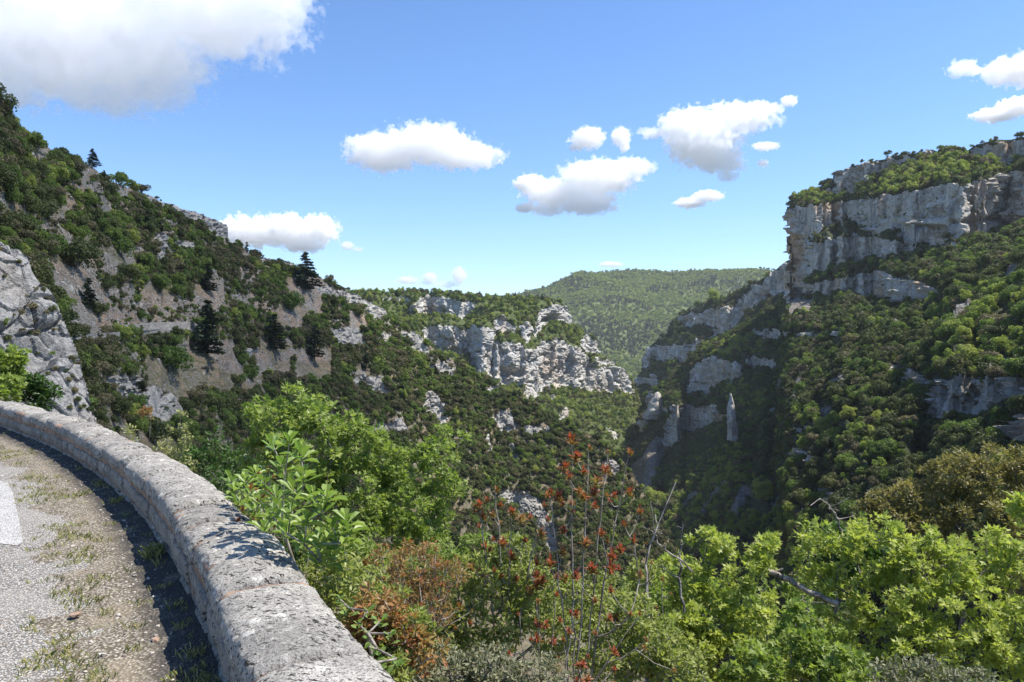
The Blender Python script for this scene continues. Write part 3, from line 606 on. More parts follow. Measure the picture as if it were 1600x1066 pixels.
# hand-placed trees that the photograph shows singly: sheet, bearing, crown width in photo pixels, kind, label
SINGLE = [
    (left, 322, 556, 92, 'pine', 'large dark pine on the left scree just above the road bend'),
    (left, 265, 580, 72, 'mid', 'bright green oak growing on the road edge left of the large pine'),
    (left, 118, 420, 78, 'dark', 'big dark bush high on the bare slope above the grey slab'),
    (left, 170, 452, 34, 'dark', 'round dark bush on the bare slope above the road wall'),
    (left, 152, 495, 40, 'dark', 'dense dark green bush on tan scree above the road wall'),
    (left, 221, 499, 26, 'mid', 'single round bright green bush on tan scree'),
    (left, 140, 480, 52, 'pine', 'small pine rising above the dense bush on tan scree'),
    (left, 250, 455, 46, 'mid', 'bright green tree on the upper scree below the tall narrow crag'),
    (left, 475, 452, 62, 'pine', 'biggest skyline pine on the left spur'),
    (left, 327, 452, 46, 'pine', 'slim dark pine in the middle of the left slope'),
    (left, 452, 486, 44, 'mid', 'round green tree under the skyline pine'),
    (left, 139, 262, 30, 'pine', 'lone pine standing out on the upper left skyline'),
    (left, 65, 232, 46, 'mid', 'leafy tree bulging over the upper left skyline'),
    (left, 190, 288, 36, 'mid', 'low tree on the skyline left of the notch cliff'),
    (left, 383, 392, 16, 'pine', 'tiny pine on the skyline right of the notch cliff'),
    (left, 560, 494, 28, 'dark', 'dark round tree before the slabby ridge'),
    (left, 490, 560, 56, 'pine', 'tall pine amid the woods in the centre of the left spur'),
    (left, 430, 545, 60, 'pine', 'broad dark pine beside the lower scree'),
    (left, 380, 570, 30, 'mid', 'bright bush beside a white rock on the lower scree'),
    (left, 100, 320, 40, 'mid', 'fresh green bush high on the upper left slope'),
    (left, 20, 320, 44, 'mid', 'fresh green bush by the left edge of the upper slope'),
    (left, 130, 372, 44, 'mid', 'green bush in the middle of the upper left slope'),
    (left, 190, 400, 50, 'mid', 'yellow green bush left of the tall narrow crag'),
    (left, 395, 590, 40, 'mid', 'light green bush at the foot of the scree'),
    (left, 570, 575, 26, 'pine', 'dark pine standing against the fissured crag'),
    (left, 240, 690, 60, 'dark', 'dark bush right behind the parapet below the blocky crag'),
    (left, 205, 680, 44, 'mid', 'green bush tucked under the blocky crag'),
    (right, 1190, 778, 44, 'spring', 'big round light green tree on the streaked scree above the valley'),
    (right, 1440, 700, 40, 'dark', 'round green tree right below the pitted crag'),
    (right, 1547, 224, 7, 'pine', 'tiny lone tree on the flat rim of the right massif'),
    (right, 1560, 590, 40, 'olive', 'large brown green bush on the brink of the pitted crag'),
    (right, 1325, 655, 34, 'spring', 'vivid green oak in the sunny patch of the right slope'),
    (right, 1260, 700, 34, 'spring', 'vivid green oak at the lower left of the sunny patch'),
    (right, 1020, 790, 40, 'spring', 'light green valley tree near the foot of the pale scree'),
    (right, 1345, 420, 26, 'dark', 'dark bush clump on the ledge under the huge cliff'),
    (right, 1300, 366, 22, 'dark', 'dark green tree in the niche at the cliff foot'),
    (right, 1322, 360, 18, 'dark', 'small dark tree right of the niche at the cliff foot'),
    (right, 1285, 372, 14, 'dark', 'dark shrub left of the niche at the cliff foot'),
    (right, 1404, 366, 14, 'dark', 'dark shrub hanging on the huge cliff beside its caves'),
    (mid, 620, 461, 7, 'pine', 'small pine on the plateau edge, left'),
    (mid, 674, 460, 8, 'pine', 'small pine on the plateau edge above the pale upper cliff'),
    (mid, 846, 474, 10, 'pine', 'dark pine beside the lookout on the plateau edge'),
]
LANDMARKS = [('the huge cliff', 1400, 330), ('the orange cliff corner', 1240, 400), ('the pitted crag', 1510, 630), ('the wedge shaped crag', 1420, 600), ('the thin pale ledge', 1260, 522), ('the layered cliff band', 1350, 450),
             ('the white pinnacle', 1146, 640), ('the grey buttress', 1115, 590), ('the sunny oak patch', 1310, 680), ('the dark blue crag', 1300, 780), ('the streaked scree', 1150, 780), ('the valley bottom', 1050, 830),
             ('the green oak', 550, 700), ('the rounded boulder crag', 680, 645), ('the triangular crag', 585, 605), ('the fissured crag', 545, 528), ('the slabby ridge', 550, 475), ('the large pale slab', 830, 810),
             ('the skyline pine', 475, 430), ('the notch cliff', 320, 355), ('the tall narrow crag', 250, 395), ('the large scree pine', 322, 520), ('the road wall', 150, 535), ('the blocky crag', 240, 630),
             ('the grey slab', 70, 520), ('the tan scree', 220, 470), ('the lower scree', 380, 575), ('the upper left skyline', 60, 215), ('the left edge of the slope', 10, 330), ('the jagged white crag', 650, 535),
             ('the leaning rock', 800, 708), ('the dark fissured crag', 788, 660), ('the spur tip', 940, 740), ('the middle of the upper slope', 150, 350), ('the red tipped shrubs', 940, 800), ('the far right slope', 1580, 500),
             ('the green bench', 1450, 265), ('the right edge crag', 1600, 680), ('the holm oak', 1480, 770), ('the dead twig', 1295, 790), ('the bare upright twigs', 1066, 830), ('the round scree tree', 1190, 765), ('the diagonal rock strip', 1262, 712), ('the scree fan', 1000, 735), ('the ochre cliff', 1085, 655), ('the brink of the pitted crag', 1540, 585), ('the foot of the pitted crag', 1500, 690), ('the plateau', 700, 458), ('the central white cliff', 880, 570), ('the sunlit talus', 900, 640)]
LM = np.array([(a, b) for _, a, b in LANDMARKS], float)
ADJ = {0: 'dark evergreen', 1: 'mid green leafy', 2: 'bright spring green', 3: 'brownish olive', 4: 'dark'}
CATS = {0: 'bush', 1: 'tree', 2: 'tree', 3: 'shrub', 4: 'pine tree'}
NAMES = {0: 'evergreen_bush', 1: 'oak_tree', 2: 'spring_oak_tree', 3: 'scrub_bush', 4: 'pine_tree'}
NOUN = {0: 'bush', 1: 'oak', 2: 'oak', 3: 'scrub bush', 4: 'pine'}
GRP = {0: 'evergreen bushes on the gorge slopes', 1: 'green oaks on the gorge slopes', 2: 'spring green oaks on the gorge slopes', 3: 'brownish scrub bushes on the gorge slopes', 4: 'pines on the gorge slopes'}
def place_label(u, v, px, kind, used):
    d = np.hypot(LM[:, 0] - u, (LM[:, 1] - v) * 1.2); order = np.argsort(d)
    sz = 'small' if px < 14 else 'medium' if px < 24 else 'large' if px < 40 else 'very large'
    for i in order[:4]:
        dx, dy = u - LM[i, 0], v - LM[i, 1]
        side = ('right of' if dx > 0 else 'left of'); ver = ('below' if dy > 0 else 'above')
        a = abs(dx) > 2 * abs(dy); b = abs(dy) > 2 * abs(dx)
        rel = side if a else ver if b else f'{ver} and {side}'
        dist = '' if d[i] > 90 else 'close ' if d[i] < 35 else 'a bit '
        lab = f'{sz} {ADJ[kind]} {NOUN[kind]} {dist}{rel} {LANDMARKS[i][0]}'
        if len(lab.split()) > 15: lab = lab.replace('very ', '').replace(' leafy', '').replace('a bit ', '').replace(' bush', ' bush', 1)
        if len(lab.split()) > 16: lab = lab.replace(f'{ADJ[kind]} ', '')
        if len(lab.split()) > 16: lab = ' '.join(w_ for w_ in lab.split() if w_ not in ('close', 'leafy', 'evergreen'))
        if lab not in used: used.add(lab); return lab
    sc_ = sz.split()[-1]
    for a_, b_ in ((0, 1), (0, 2), (1, 2), (0, 3), (1, 3), (2, 3), (0, 4), (1, 4)):
        for tpl in (f'{sc_} {NOUN[kind]} between {LANDMARKS[order[a_]][0]} and {LANDMARKS[order[b_]][0]}', f'{ADJ[kind].split()[-1]} {NOUN[kind]} about midway from {LANDMARKS[order[a_]][0]} to {LANDMARKS[order[b_]][0]}'):
            if tpl not in used and len(tpl.split()) <= 16: used.add(tpl); return tpl
    return lab
used = set()
allp = []
for nm, (p, s, k, u, v, f) in G.items():
    allp.append(np.column_stack([p, s, k, u, v, np.full(len(p), list(G).index(nm))]))
allp = np.concatenate(allp)
# keep clear of the trees that are placed by hand
singles = []
for shv, u, v, px, kind, lab in SINGLE:
    q = sp(shv, u, v); k = KORD.index(kind); size = px * q[1] / F / (2.0 if k != 4 else 1.6)
    singles.append((q, size if k != 4 else size, k, lab, u, v, px))
keep = np.ones(len(allp), bool)
for q, size, k, lab, u, v, px in singles:
    keep &= ~((np.abs(allp[:, 5] - u) < px * .5) & (np.abs(allp[:, 6] - px * .2 - v) < px * .45) & (np.linalg.norm(allp[:, :3] - q, axis=1) < 60))
wall_clear = inside(allp[:, 5], allp[:, 6], [(108, 505), (215, 498), (300, 500), (300, 524), (215, 545), (112, 575)]) & (allp[:, 7] == 0)
allp = allp[keep & ~wall_clear]
D = np.linalg.norm(allp[:, :3], axis=1); pxs = 2 * allp[:, 3] * F / allp[:, 1]
_wv = np.interp(allp[:, 5], [0, 66, 131, 175, 218, 262, 306, 341, 371, 420, 600, 1000], [613, 624, 641, 659, 685, 705, 735, 760, 786, 830, 850, 860])
_hid = (allp[:, 7] == list(G).index('left')) & inside(allp[:, 5], allp[:, 6], [(-300, 300), (0, 390), (52, 420), (60, 448), (90, 472), (104, 502), (120, 542), (136, 590), (152, 640), (170, 760), (-300, 760)])
vis = (allp[:, 6] < _wv) & ~_hid & (allp[:, 5] > -20) & (allp[:, 5] < 1620) & (allp[:, 1] > 0) & (allp[:, 6] < 900)
def plant(q, size, k, lod, rz, lab, seedi):
    me = KINDS[KORD[k]][lod][seedi % len(KINDS[KORD[k]][lod])]
    t = thing(NAMES[k], lab, CATS[k], tuple(map(float, q)), GRP[k])
    t.rotation_euler = (0, 0, rz)
    sc = (size, size, size * (.9 if k == 3 else 1.05)) if k != 4 else (size * 1.6,) * 3
    t.scale = sc
    link('crown', me, t); link('trunk', KINDS[KORD[k]][3], t)
    return t
for i, (q, size, k, lab, u, v, px) in enumerate(singles):
    lod = 0 if px > 20 else 1
    q = q - np.array([0, 0, .1 * size]); plant(q, size, k, lod, R.uniform(0, 6.28), lab, i)
    used.add(lab)
chosen = np.zeros(len(allp), bool)
for cats, lim in (((0,), 250), ((1, 2), 250), ((3,), 150), ((4,), 60)):
    cand = np.where(vis & np.isin(allp[:, 4], cats) & (allp[:, 7] != list(G).index('far')))[0]
    chosen[cand[np.argsort(-pxs[cand])[:lim]]] = True
for j, i in enumerate(np.where(chosen)[0]):
    x = allp[i]; k = int(x[4]); lab = place_label(x[5], x[6], pxs[i], k, used)
    plant(x[:3] - [0, 0, .12 * x[3]], x[3], k, 0 if pxs[i] > 16 else 1, R.uniform(0, 6.28), lab, j)
rest = allp[~chosen]; rD = D[~chosen]
# the woods that nobody could count: one object for each slope, instancing the same crowns
protos = bpy.data.collections.new('wood_crowns'); pi = {}
for k, nm in enumerate(KORD):
    for lod in (1, 2):
        for m_i, me in enumerate(KINDS[nm][lod]):
            o = bpy.data.objects.new(f'wood_crown_{len(pi):02d}', me); protos.objects.link(o); pi[(k, lod, m_i)] = len(pi)
ng = bpy.data.node_groups.new('wood', 'GeometryNodeTree')
ng.interface.new_socket('Geometry', in_out='INPUT', socket_type='NodeSocketGeometry'); ng.interface.new_socket('Geometry', in_out='OUTPUT', socket_type='NodeSocketGeometry')
gi = ng.nodes.new('NodeGroupInput'); go = ng.nodes.new('NodeGroupOutput'); ip = ng.nodes.new('GeometryNodeInstanceOnPoints'); ci = ng.nodes.new('GeometryNodeCollectionInfo')
ci.inputs['Collection'].default_value = protos; ci.inputs['Separate Children'].default_value = True; ci.inputs['Reset Children'].default_value = True
ng.links.new(gi.outputs[0], ip.inputs['Points']); ng.links.new(ci.outputs[0], ip.inputs['Instance']); ip.inputs['Pick Instance'].default_value = True
def na(n, t):
    a = ng.nodes.new('GeometryNodeInputNamedAttribute'); a.data_type = t; a.inputs[0].default_value = n; return a.outputs[0]
ng.links.new(na('idx', 'INT'), ip.inputs['Instance Index']); er = ng.nodes.new('FunctionNodeEulerToRotation')
ng.links.new(na('rot', 'FLOAT_VECTOR'), er.inputs[0]); ng.links.new(er.outputs[0], ip.inputs['Rotation']); ng.links.new(na('scl', 'FLOAT_VECTOR'), ip.inputs['Scale']); ng.links.new(ip.outputs[0], go.inputs[0])
LAB = {'left_small': 'low scrub tufts dotted over the left hillside', 'left': 'dense mixed scrub woodland covering the left spur', 'slab': 'small tufts of scrub rooted in the grey slab', 'right': 'dense dark evergreen woodland on the right massif',
       'mid': 'bright green woodland on the plateau and talus', 'ridge': 'dark scrub on the stepped far ridge', 'far': 'green forest covering the far hill'}
for gi_, nm in enumerate(G):
    m = rest[:, 7] == gi_; x = rest[m]; n = len(x)
    lod = np.where(2 * x[:, 3] * F / x[:, 1] > 9, 1, 2)
    idx = np.array([pi[(int(k), int(l), int(r_) % len(KINDS[KORD[int(k)]][int(l)]))] for k, l, r_ in zip(x[:, 4], lod, rng.integers(0, 99, n))], np.int32)
    me = bpy.data.meshes.new(nm); me.vertices.add(n); me.vertices.foreach_set('co', (x[:, :3] - np.array([0, 0, .12]) * x[:, 3:4]).astype(np.float32).ravel())
    a = me.attributes.new('idx', 'INT', 'POINT'); a.data.foreach_set('value', idx)
    a = me.attributes.new('rot', 'FLOAT_VECTOR', 'POINT'); rt = np.zeros((n, 3), np.float32); rt[:, 2] = rng.random(n) * 6.28; a.data.foreach_set('vector', rt.ravel())
    sc = np.repeat(x[:, 3:4] * np.where(x[:, 4:5] == 4, 1.6, 1), 3, 1).astype(np.float32); sc[:, 2] *= 1.05
    a = me.attributes.new('scl', 'FLOAT_VECTOR', 'POINT'); a.data.foreach_set('vector', sc.ravel())
    o = link({'left_small': 'left_low_scrub', 'left': 'left_woodland', 'slab': 'slab_scrub', 'right': 'right_woodland', 'mid': 'plateau_woodland', 'ridge': 'ridge_scrub', 'far': 'far_forest'}[nm], me)
    tag(o, LAB[nm], kind='stuff'); md = o.modifiers.new('wood', 'NODES'); md.node_group = ng
    print(nm, n)
print('vegetation', round(time.time() - T0, 1))

# scree: loose blocks lying on the bare left slope
def block_mesh(seed):
    r = np.random.default_rng(seed); v = r.normal(size=(10, 3)); v /= np.linalg.norm(v, axis=1, keepdims=True); v *= np.array([1, .8, .6])
    import bmesh
    bm = bmesh.new(); [bm.verts.new(q) for q in v]; bmesh.ops.convex_hull(bm, input=bm.verts); me = bpy.data.meshes.new('scree_block'); bm.to_mesh(me); bm.free(); me.materials.append(M['rock_left']); return me
sc_col = bpy.data.collections.new('scree_blocks')
for i in range(5): sc_col.objects.link(bpy.data.objects.new(f'scree_block_{i}', block_mesh(900 + i)))
ng2 = ng.copy(); [setattr(n.inputs['Collection'], 'default_value', sc_col) for n in ng2.nodes if n.type == 'COLLECTION_INFO']
sv = left.veg; left.veg = 1 - .55 * sv
p_, s_, k_, u_, v_, f_ = scatter(left, .5, .36, lambda u, v, p, r: np.zeros(len(u), int), 9, vmax=700, rock_p=.3); left.veg = sv; n = len(p_)
me = bpy.data.meshes.new('scree'); me.vertices.add(n); me.vertices.foreach_set('co', p_.astype(np.float32).ravel())
a = me.attributes.new('idx', 'INT', 'POINT'); a.data.foreach_set('value', rng.integers(0, 5, n).astype(np.int32))
a = me.attributes.new('rot', 'FLOAT_VECTOR', 'POINT'); a.data.foreach_set('vector', (rng.random((n, 3)) * 6.28).astype(np.float32).ravel())
a = me.attributes.new('scl', 'FLOAT_VECTOR', 'POINT'); a.data.foreach_set('vector', np.repeat(s_[:, None], 3, 1).astype(np.float32).ravel())
o = tag(link('scree', me), 'loose limestone blocks strewn over the left hillside', kind='stuff'); md = o.modifiers.new('scree', 'NODES'); md.node_group = ng2; print('scree', n)
# ------------------------------------------------------------------ the road, the parapet and the plants beside it
PATH = np.array([(1.9, -2.6), (1.3, -1.2), (.78, -.1), (.28, 1.0), (-.15, 1.75), (-.46, 2.4), (-.75, 3.0), (-.95, 3.42), (-1.12, 3.78), (-1.27, 4.1), (-1.47, 4.45), (-1.75, 4.95), (-2.27, 5.85), (-2.68, 6.55), (-3.2, 7.35),
                 (-3.95, 8.45), (-4.85, 9.65), (-6.15, 11.3), (-7.6, 12.95), (-9.6, 15.1), (-12.0, 17.4), (-15., 19.8), (-18.5, 22.2), (-22.5, 24.4), (-27, 26.4)])
def resample(P, n):
    d = np.r_[0, np.cumsum(np.linalg.norm(np.diff(P, axis=0), axis=1))]; t = np.linspace(0, d[-1], n)
    return np.stack([np.interp(t, d, P[:, 0]), np.interp(t, d, P[:, 1])], 1), t
PC, PS = resample(PATH, 700)
for _ in range(3): PC = np.stack([np.convolve(np.pad(PC[:, c], 14, 'reflect', reflect_type='odd'), np.ones(29) / 29, 'valid') for c in (0, 1)], 1)
PS = np.r_[0, np.cumsum(np.linalg.norm(np.diff(PC, axis=0), axis=1))]
PT = np.gradient(PC, axis=0); PT /= np.linalg.norm(PT, axis=1, keepdims=True)
PN = np.stack([PT[:, 1], -PT[:, 0]], 1)        # points to the valley side
def on_path(s):
    f = lambda a: np.interp(s, PS, a)
    return np.stack([f(PC[:, 0]), f(PC[:, 1])], -1), np.stack([f(PN[:, 0]), f(PN[:, 1])], -1)
def side(x, y):
    """signed distance from the parapet's middle line, positive on the valley side"""
    x, y = np.atleast_1d(x).astype(float), np.atleast_1d(y).astype(float)
    d = np.hypot(PC[None, :, 0] - x[:, None], PC[None, :, 1] - y[:, None]); k = d.argmin(1)
    return (x - PC[k, 0]) * PN[k, 0] + (y - PC[k, 1]) * PN[k, 1]
def valley_z(d, x, y):
    d = np.asarray(d, float); n = fbm(np.stack([np.asarray(x) / 3, np.asarray(y) / 3, np.zeros(np.size(x))], 1), 4, 90)
    return -.30 - .60 * np.clip(d - .2, 0, None) - .004 * np.clip(d - 10, 0, None) ** 1.3 + n * np.clip(d, 0, 3) * .18
def strip(name, s0, s1, ds, dd, zf, mat, attrs=None, kind='structure', smooth=True):
    ss = np.arange(s0, s1, ds); dd = np.asarray(dd, float)
    C, Nn = on_path(ss); X = C[:, None, :] + Nn[:, None, :] * dd[None, :, None]
    x, y = X[..., 0].ravel(), X[..., 1].ravel(); d = np.tile(dd, len(ss)); sg = np.repeat(ss, len(dd))
    V = np.stack([x, y, zf(d, x, y, sg)], 1)
    i = np.arange(len(ss) * len(dd)).reshape(len(ss), len(dd)); q = np.stack([i[:-1, :-1], i[:-1, 1:], i[1:, 1:], i[1:, :-1]], -1).reshape(-1, 4)
    return tag(link(name, mk_mesh(name, V, q, mat, {'d': d}, smooth)), kind=kind)
L_END = PS[-1]
# materials
t = NT('worn_chip_asphalt'); P = t.coord()
chips = t.vor(P, 95, out='Color'); sep = t.N('ShaderNodeSeparateColor'); t.L(chips, sep.inputs[0]); g = sep.outputs[0]
c = t.mix(t.ramp(g, 0, 1), (.25, .24, .225), (.60, .58, .54)); c = t.mix(t.ramp(sep.outputs[1], .82, .86), c, (.13, .12, .115)); c = t.mix(t.ramp(sep.outputs[2], .9, .93), c, (.45, .36, .27))
c = t.mix(t.ramp(t.vor(P, 95, 'F1'), .35, .62), c, (.10, .095, .085)); big = t.noise(P, 1.3, 5, .6); c = t.mix(t.ramp(big, .35, .7, 0, .4), c, (.30, .28, .25))
M['asphalt'] = t.surf(c, .85, t.bump(t.math('ADD', t.math('MULTIPLY', t.vor(P, 95, 'F1'), -1.), t.math('MULTIPLY', t.noise(P, 30, 4), .6)), .006, .8))
t = NT('stony_verge'); P = t.coord()
v1 = t.vor(P, 55, out='Color'); sep = t.N('ShaderNodeSeparateColor'); t.L(v1, sep.inputs[0])
c = t.mix(sep.outputs[0], (.17, .15, .12), (.46, .42, .35)); c = t.mix(t.ramp(t.vor(P, 55), .32, .6), c, (.11, .09, .065))
n = t.noise(P, 2.2, 5, .65); c = t.mix(t.ramp(n, .50, .64, 0, .55), c, (.25, .21, .155)); n2 = t.noise(P, 6, 5, .7); c = t.mix(t.ramp(n2, .55, .7, 0, .6), c, (.12, .13, .05))
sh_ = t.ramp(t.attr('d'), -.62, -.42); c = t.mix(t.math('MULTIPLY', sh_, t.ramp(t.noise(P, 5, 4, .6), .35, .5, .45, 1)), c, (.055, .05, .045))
M['verge'] = t.surf(c, .95, t.bump(t.math('ADD', t.math('MULTIPLY', t.vor(P, 55), -1.), t.math('MULTIPLY', t.noise(P, 14, 5, .7), 1.4)), .012, .9))
t = NT('white_road_paint'); P = t.coord(); cs = t.N('ShaderNodeSeparateColor'); t.L(t.vor(P, 95, out='Color'), cs.inputs[0]); wr = t.math('ADD', t.math('MULTIPLY', cs.outputs[0], .6), t.noise(P, 5, 5, .7))
pc = t.mix(t.ramp(cs.outputs[1], 0, 1), (.50, .50, .48), (.66, .66, .64)); pc = t.mix(t.ramp(wr, .86, .96), pc, (.27, .26, .24)); pc = t.mix(t.ramp(t.vor(P, 95, 'F1'), .38, .62), pc, (.22, .21, .20))
M['paint'] = t.surf(pc, .8, t.bump(t.vor(P, 95), .005, .8))
def block_mat(name_, warm_):
    t = NT(name_); P = t.coord()
    n1 = t.noise(P, 2.4, 6, .65); n2 = t.noise(P, 16, 6, .7); n3 = t.noise(P, 60, 5, .75)
    c = t.mix(t.ramp(n1, .3, .7), (.28, .27, .25), (.45, .43, .40)); c = t.mix(t.ramp(n2, .52, .66, 0, .8), c, (.50, .485, .455)); c = t.mix(t.ramp(t.noise(P, 3.3, 5, .6), .64, .76, 0, .35), c, (.38, .30, .24))
    Pe = t.coord((1, 1, 1), (0, 0, .35)); m_ = t.N('ShaderNodeMapping'); t.L(Pe, m_.inputs[0]); m_.inputs['Scale'].default_value = (.75, 1.5, 1.2)
    pit = t.vor(m_.outputs[0], 26, 'SMOOTH_F1'); msk = t.noise(P, 5, 4, .6); pz = t.noise(m_.outputs[0], 38, 4, .6)
    pitf = t.math('MULTIPLY', t.ramp(pz, .56, .61), t.ramp(msk, .40, .52)); pit2 = t.ramp(t.noise(P, 90, 3, .65), .56, .62)
    c = t.mix(t.math('MULTIPLY', t.ramp(n3, .5, .7), .45), c, (.20, .195, .185)); c = t.mix(t.math('MULTIPLY', pit2, .6), c, (.12, .115, .105)); c = t.mix(pitf, c, (.035, .034, .03))
    lich = t.vor(P, 7, 'F1'); c = t.mix(t.math('MULTIPLY', t.ramp(lich, .22, .16), t.ramp(n2, .42, .5)), c, (.62, .61, .57))
    oi = t.N('ShaderNodeObjectInfo').outputs['Random']; c = t.mix(1., c, t.mix(oi, (.80, .79, .77), (1.14, 1.12, 1.08)), 'MULTIPLY'); c = t.mix(t.math('MULTIPLY', t.ramp(n1, .35, .6), warm_), c, (.34, .26, .19)); h = t.math('SUBTRACT', t.math('ADD', t.math('MULTIPLY', n2, 1.2), t.math('MULTIPLY', n3, .5)), t.math('ADD', t.math('MULTIPLY', pitf, .7), t.math('MULTIPLY', pit2, .25)))
    return t.surf(c, .93, t.bump(h, .022, 1.))
M['block'] = block_mat('weathered_limestone_block', 0.); M['face'] = block_mat('warm_limestone_block', .4)
t = NT('pink_tan_mortar'); P = t.coord(); c = t.mix(t.ramp(t.noise(P, 9, 5, .7), .35, .65), (.17, .11, .08), (.38, .27, .20)); c = t.mix(t.ramp(t.noise(P, 22, 4), .6, .68), c, (.06, .05, .045))
M['mortar'] = t.surf(c, .95, t.bump(t.noise(P, 45, 5, .7), .01))
t = NT('leaf_littered_soil'); P = t.coord(); c = t.mix(t.ramp(t.noise(P, 3, 6, .7), .35, .65), (.08, .065, .045), (.17, .15, .10)); c = t.mix(t.ramp(t.noise(P, 1, 4), .5, .65), c, (.045, .06, .025))
M['soil'] = t.surf(c, .95, t.bump(t.noise(P, 12, 5, .7), .05))

strip('road', 0, L_END, .25, [-9, -7, -5, -3.5, -2.5, -1.8, -1.2, -.6, -.15], lambda d, x, y, s: 0 * d, M['asphalt'])
def verge_z(d, x, y, s):
    n = fbm(np.stack([x * 2.2, y * 2.2, 0 * x], 1), 4, 92); n2 = fbm(np.stack([x * 11, y * 11, 0 * x], 1), 3, 95)
    edge = np.clip((d + .92 + .16 * n) / .22, -1, 1)
    return .016 * edge + .012 * n * (edge > -.5) + .006 * n2 + .055 * np.clip((d + .48) / .3, 0, 1) ** 1.3
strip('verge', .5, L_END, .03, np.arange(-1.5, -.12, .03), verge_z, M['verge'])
strip('slope_below_parapet', 0, L_END, .5, np.r_[.1, .3, .6, 1, 1.5, 2.2, 3, 4, 5.5, 7, 9, 12, 15, 19, 24, 30, 38, 48, 60, 75], lambda d, x, y, s: valley_z(d, x, y), M['soil'])
# painted edge marking, its near end in view
edge_px = [(2, 752), (12, 757), (18, 768), (23, 782), (28, 800), (31, 818), (34, 836), (35, 848), (28, 853)]   # its worn right edge, laid on the road
V = []
for q, (a_, b_) in enumerate(edge_px):
    Y = EYE * F / (b_ - 533); X = (a_ + R.uniform(-1.5, 1.5) - 800) / F * Y; V += [(X, Y, .0045), (X - .75, Y - .25 + .06 * q, .0045)]
tag(link('road_marking', mk_mesh('road_marking', V, [(2 * k, 2 * k + 2, 2 * k + 3, 2 * k + 1) for k in range(8)], M['paint'])), 'worn white painted block on the grey road at the left edge', 'road marking')

# parapet: every coping block and every face stone is a piece of its own
wall = thing('parapet_wall', 'low curved limestone parapet wall with rounded pitted coping beside the road', 'parapet wall', (0, 0, 0))
def block(name, s0, s1, dlo, dhi, z0, z1, rnd, na, nsec, amp, seed, top_round=.0, rough=1.):
    """one stone between s0 and s1 along the wall"""
    ln = s1 - s0; ts = .5 - .5 * np.cos(np.pi * np.linspace(0, 1, na)); ts = .65 * ts + .35 * np.linspace(0, 1, na); e_ = np.minimum(ts, 1 - ts) * ln; r_ = .04 if top_round else .02
    ins = np.where(e_ < r_, r_ - np.sqrt(np.maximum(r_ ** 2 - (r_ - e_) ** 2, 0)), 0)
    th = np.linspace(0, 2 * np.pi, nsec, endpoint=False); hw, hh = (dhi - dlo) / 2, (z1 - z0) / 2
    ex = 2 / rnd
    cx = np.sign(np.cos(th)) * np.abs(np.cos(th)) ** ex; cz = np.sign(np.sin(th)) * np.abs(np.sin(th)) ** ex
    C, Nn = on_path(s0 + ts * ln)
    xx = (dlo + dhi) / 2 + cx[None, :] * (hw - ins[:, None]); zz = (z0 + z1) / 2 + cz[None, :] * (hh - ins[:, None] * (cz[None, :] > -.5))
    zz = zz - top_round * (cx[None, :] ** 2) * (cz[None, :] > 0)
    p = np.stack([C[:, None, 0] + Nn[:, None, 0] * xx, C[:, None, 1] + Nn[:, None, 1] * xx, zz], -1)
    nr = np.stack([Nn[:, None, 0] * cx[None, :], Nn[:, None, 1] * cx[None, :], np.broadcast_to(cz, xx.shape)], -1); nr /= np.linalg.norm(nr, axis=-1, keepdims=True)
    Q = p.reshape(-1, 3); dsp = amp * (1.3 * fbm(Q * 3.2, 3, seed) + .8 * rough * fbm(Q * 13, 4, 7, .6) - .7 * rough * np.clip(ridged(Q * np.array([9, 9, 9]), 3, 4) - .35, 0, 1))
    Q = Q + nr.reshape(-1, 3) * dsp[:, None] + np.array([0, 0, 1]) * (vnoise(np.array([[s0 * 3.1, 0, 0]]), 5)[0] * amp * .8)
    i = np.arange(na * nsec).reshape(na, nsec); j = np.roll(i, -1, 1)
    q = np.stack([i[:-1], j[:-1], j[1:], i[1:]], -1).reshape(-1, 4).tolist() + [list(range(nsec - 1, -1, -1)), list(range((na - 1) * nsec, na * nsec))]
    return link(name, mk_mesh(name, Q, q, M['block' if name == 'coping_stone' else 'face'], smooth=True), wall)
s = .3; k = 0
while s < L_END - .8:
    ln = R.uniform(.42, .66); dist_ = np.hypot(*on_path(np.array([s]))[0][0])
    fine = dist_ < 6; na = 34 if fine else 16 if dist_ < 12 else 9; ns = 56 if fine else 32 if dist_ < 12 else 20
    block('coping_stone', s, s + ln - R.uniform(.016, .034), -.250 + R.uniform(-.012, .012), .232 + R.uniform(-.015, .015), .255, .462 + R.uniform(-.016, .016), 3.4, na, ns, .017, k, .018)
    s += ln; k += 1
for side_, lo, hi, mean in ((-1, -.245, -.10, .36), (1, .10, .225, .62)):
    for z0, z1 in ((-.14 if side_ < 0 else -.30, .098), (.106, .25)):
        s = .2 + R.uniform(0, .2)
        while s < L_END - .8:
            ln = R.uniform(mean * .7, mean * 1.4); d_ = np.hypot(*on_path(np.array([s]))[0][0])
            if side_ > 0 or d_ > 14: ln *= 1.5
            j = R.uniform(-.012, .012)
            block('stone', s, s + ln - R.uniform(.008, .02), lo + j, hi, z0 + R.uniform(0, .012), z1 - R.uniform(0, .012), 5, 14 if d_ < 8 and side_ < 0 else 7, 28 if d_ < 8 and side_ < 0 else 14, .010, k)
            s += ln; k += 1
ss = np.arange(.25, L_END - .4, .12); C, Nn = on_path(ss)
prof = [(-.222, -.1), (-.222, .26), (-.232, .30), (-.230, .39), (-.19, .418), (0, .430), (.17, .418), (.210, .39), (.216, .30), (.210, .26), (.210, -.4)]
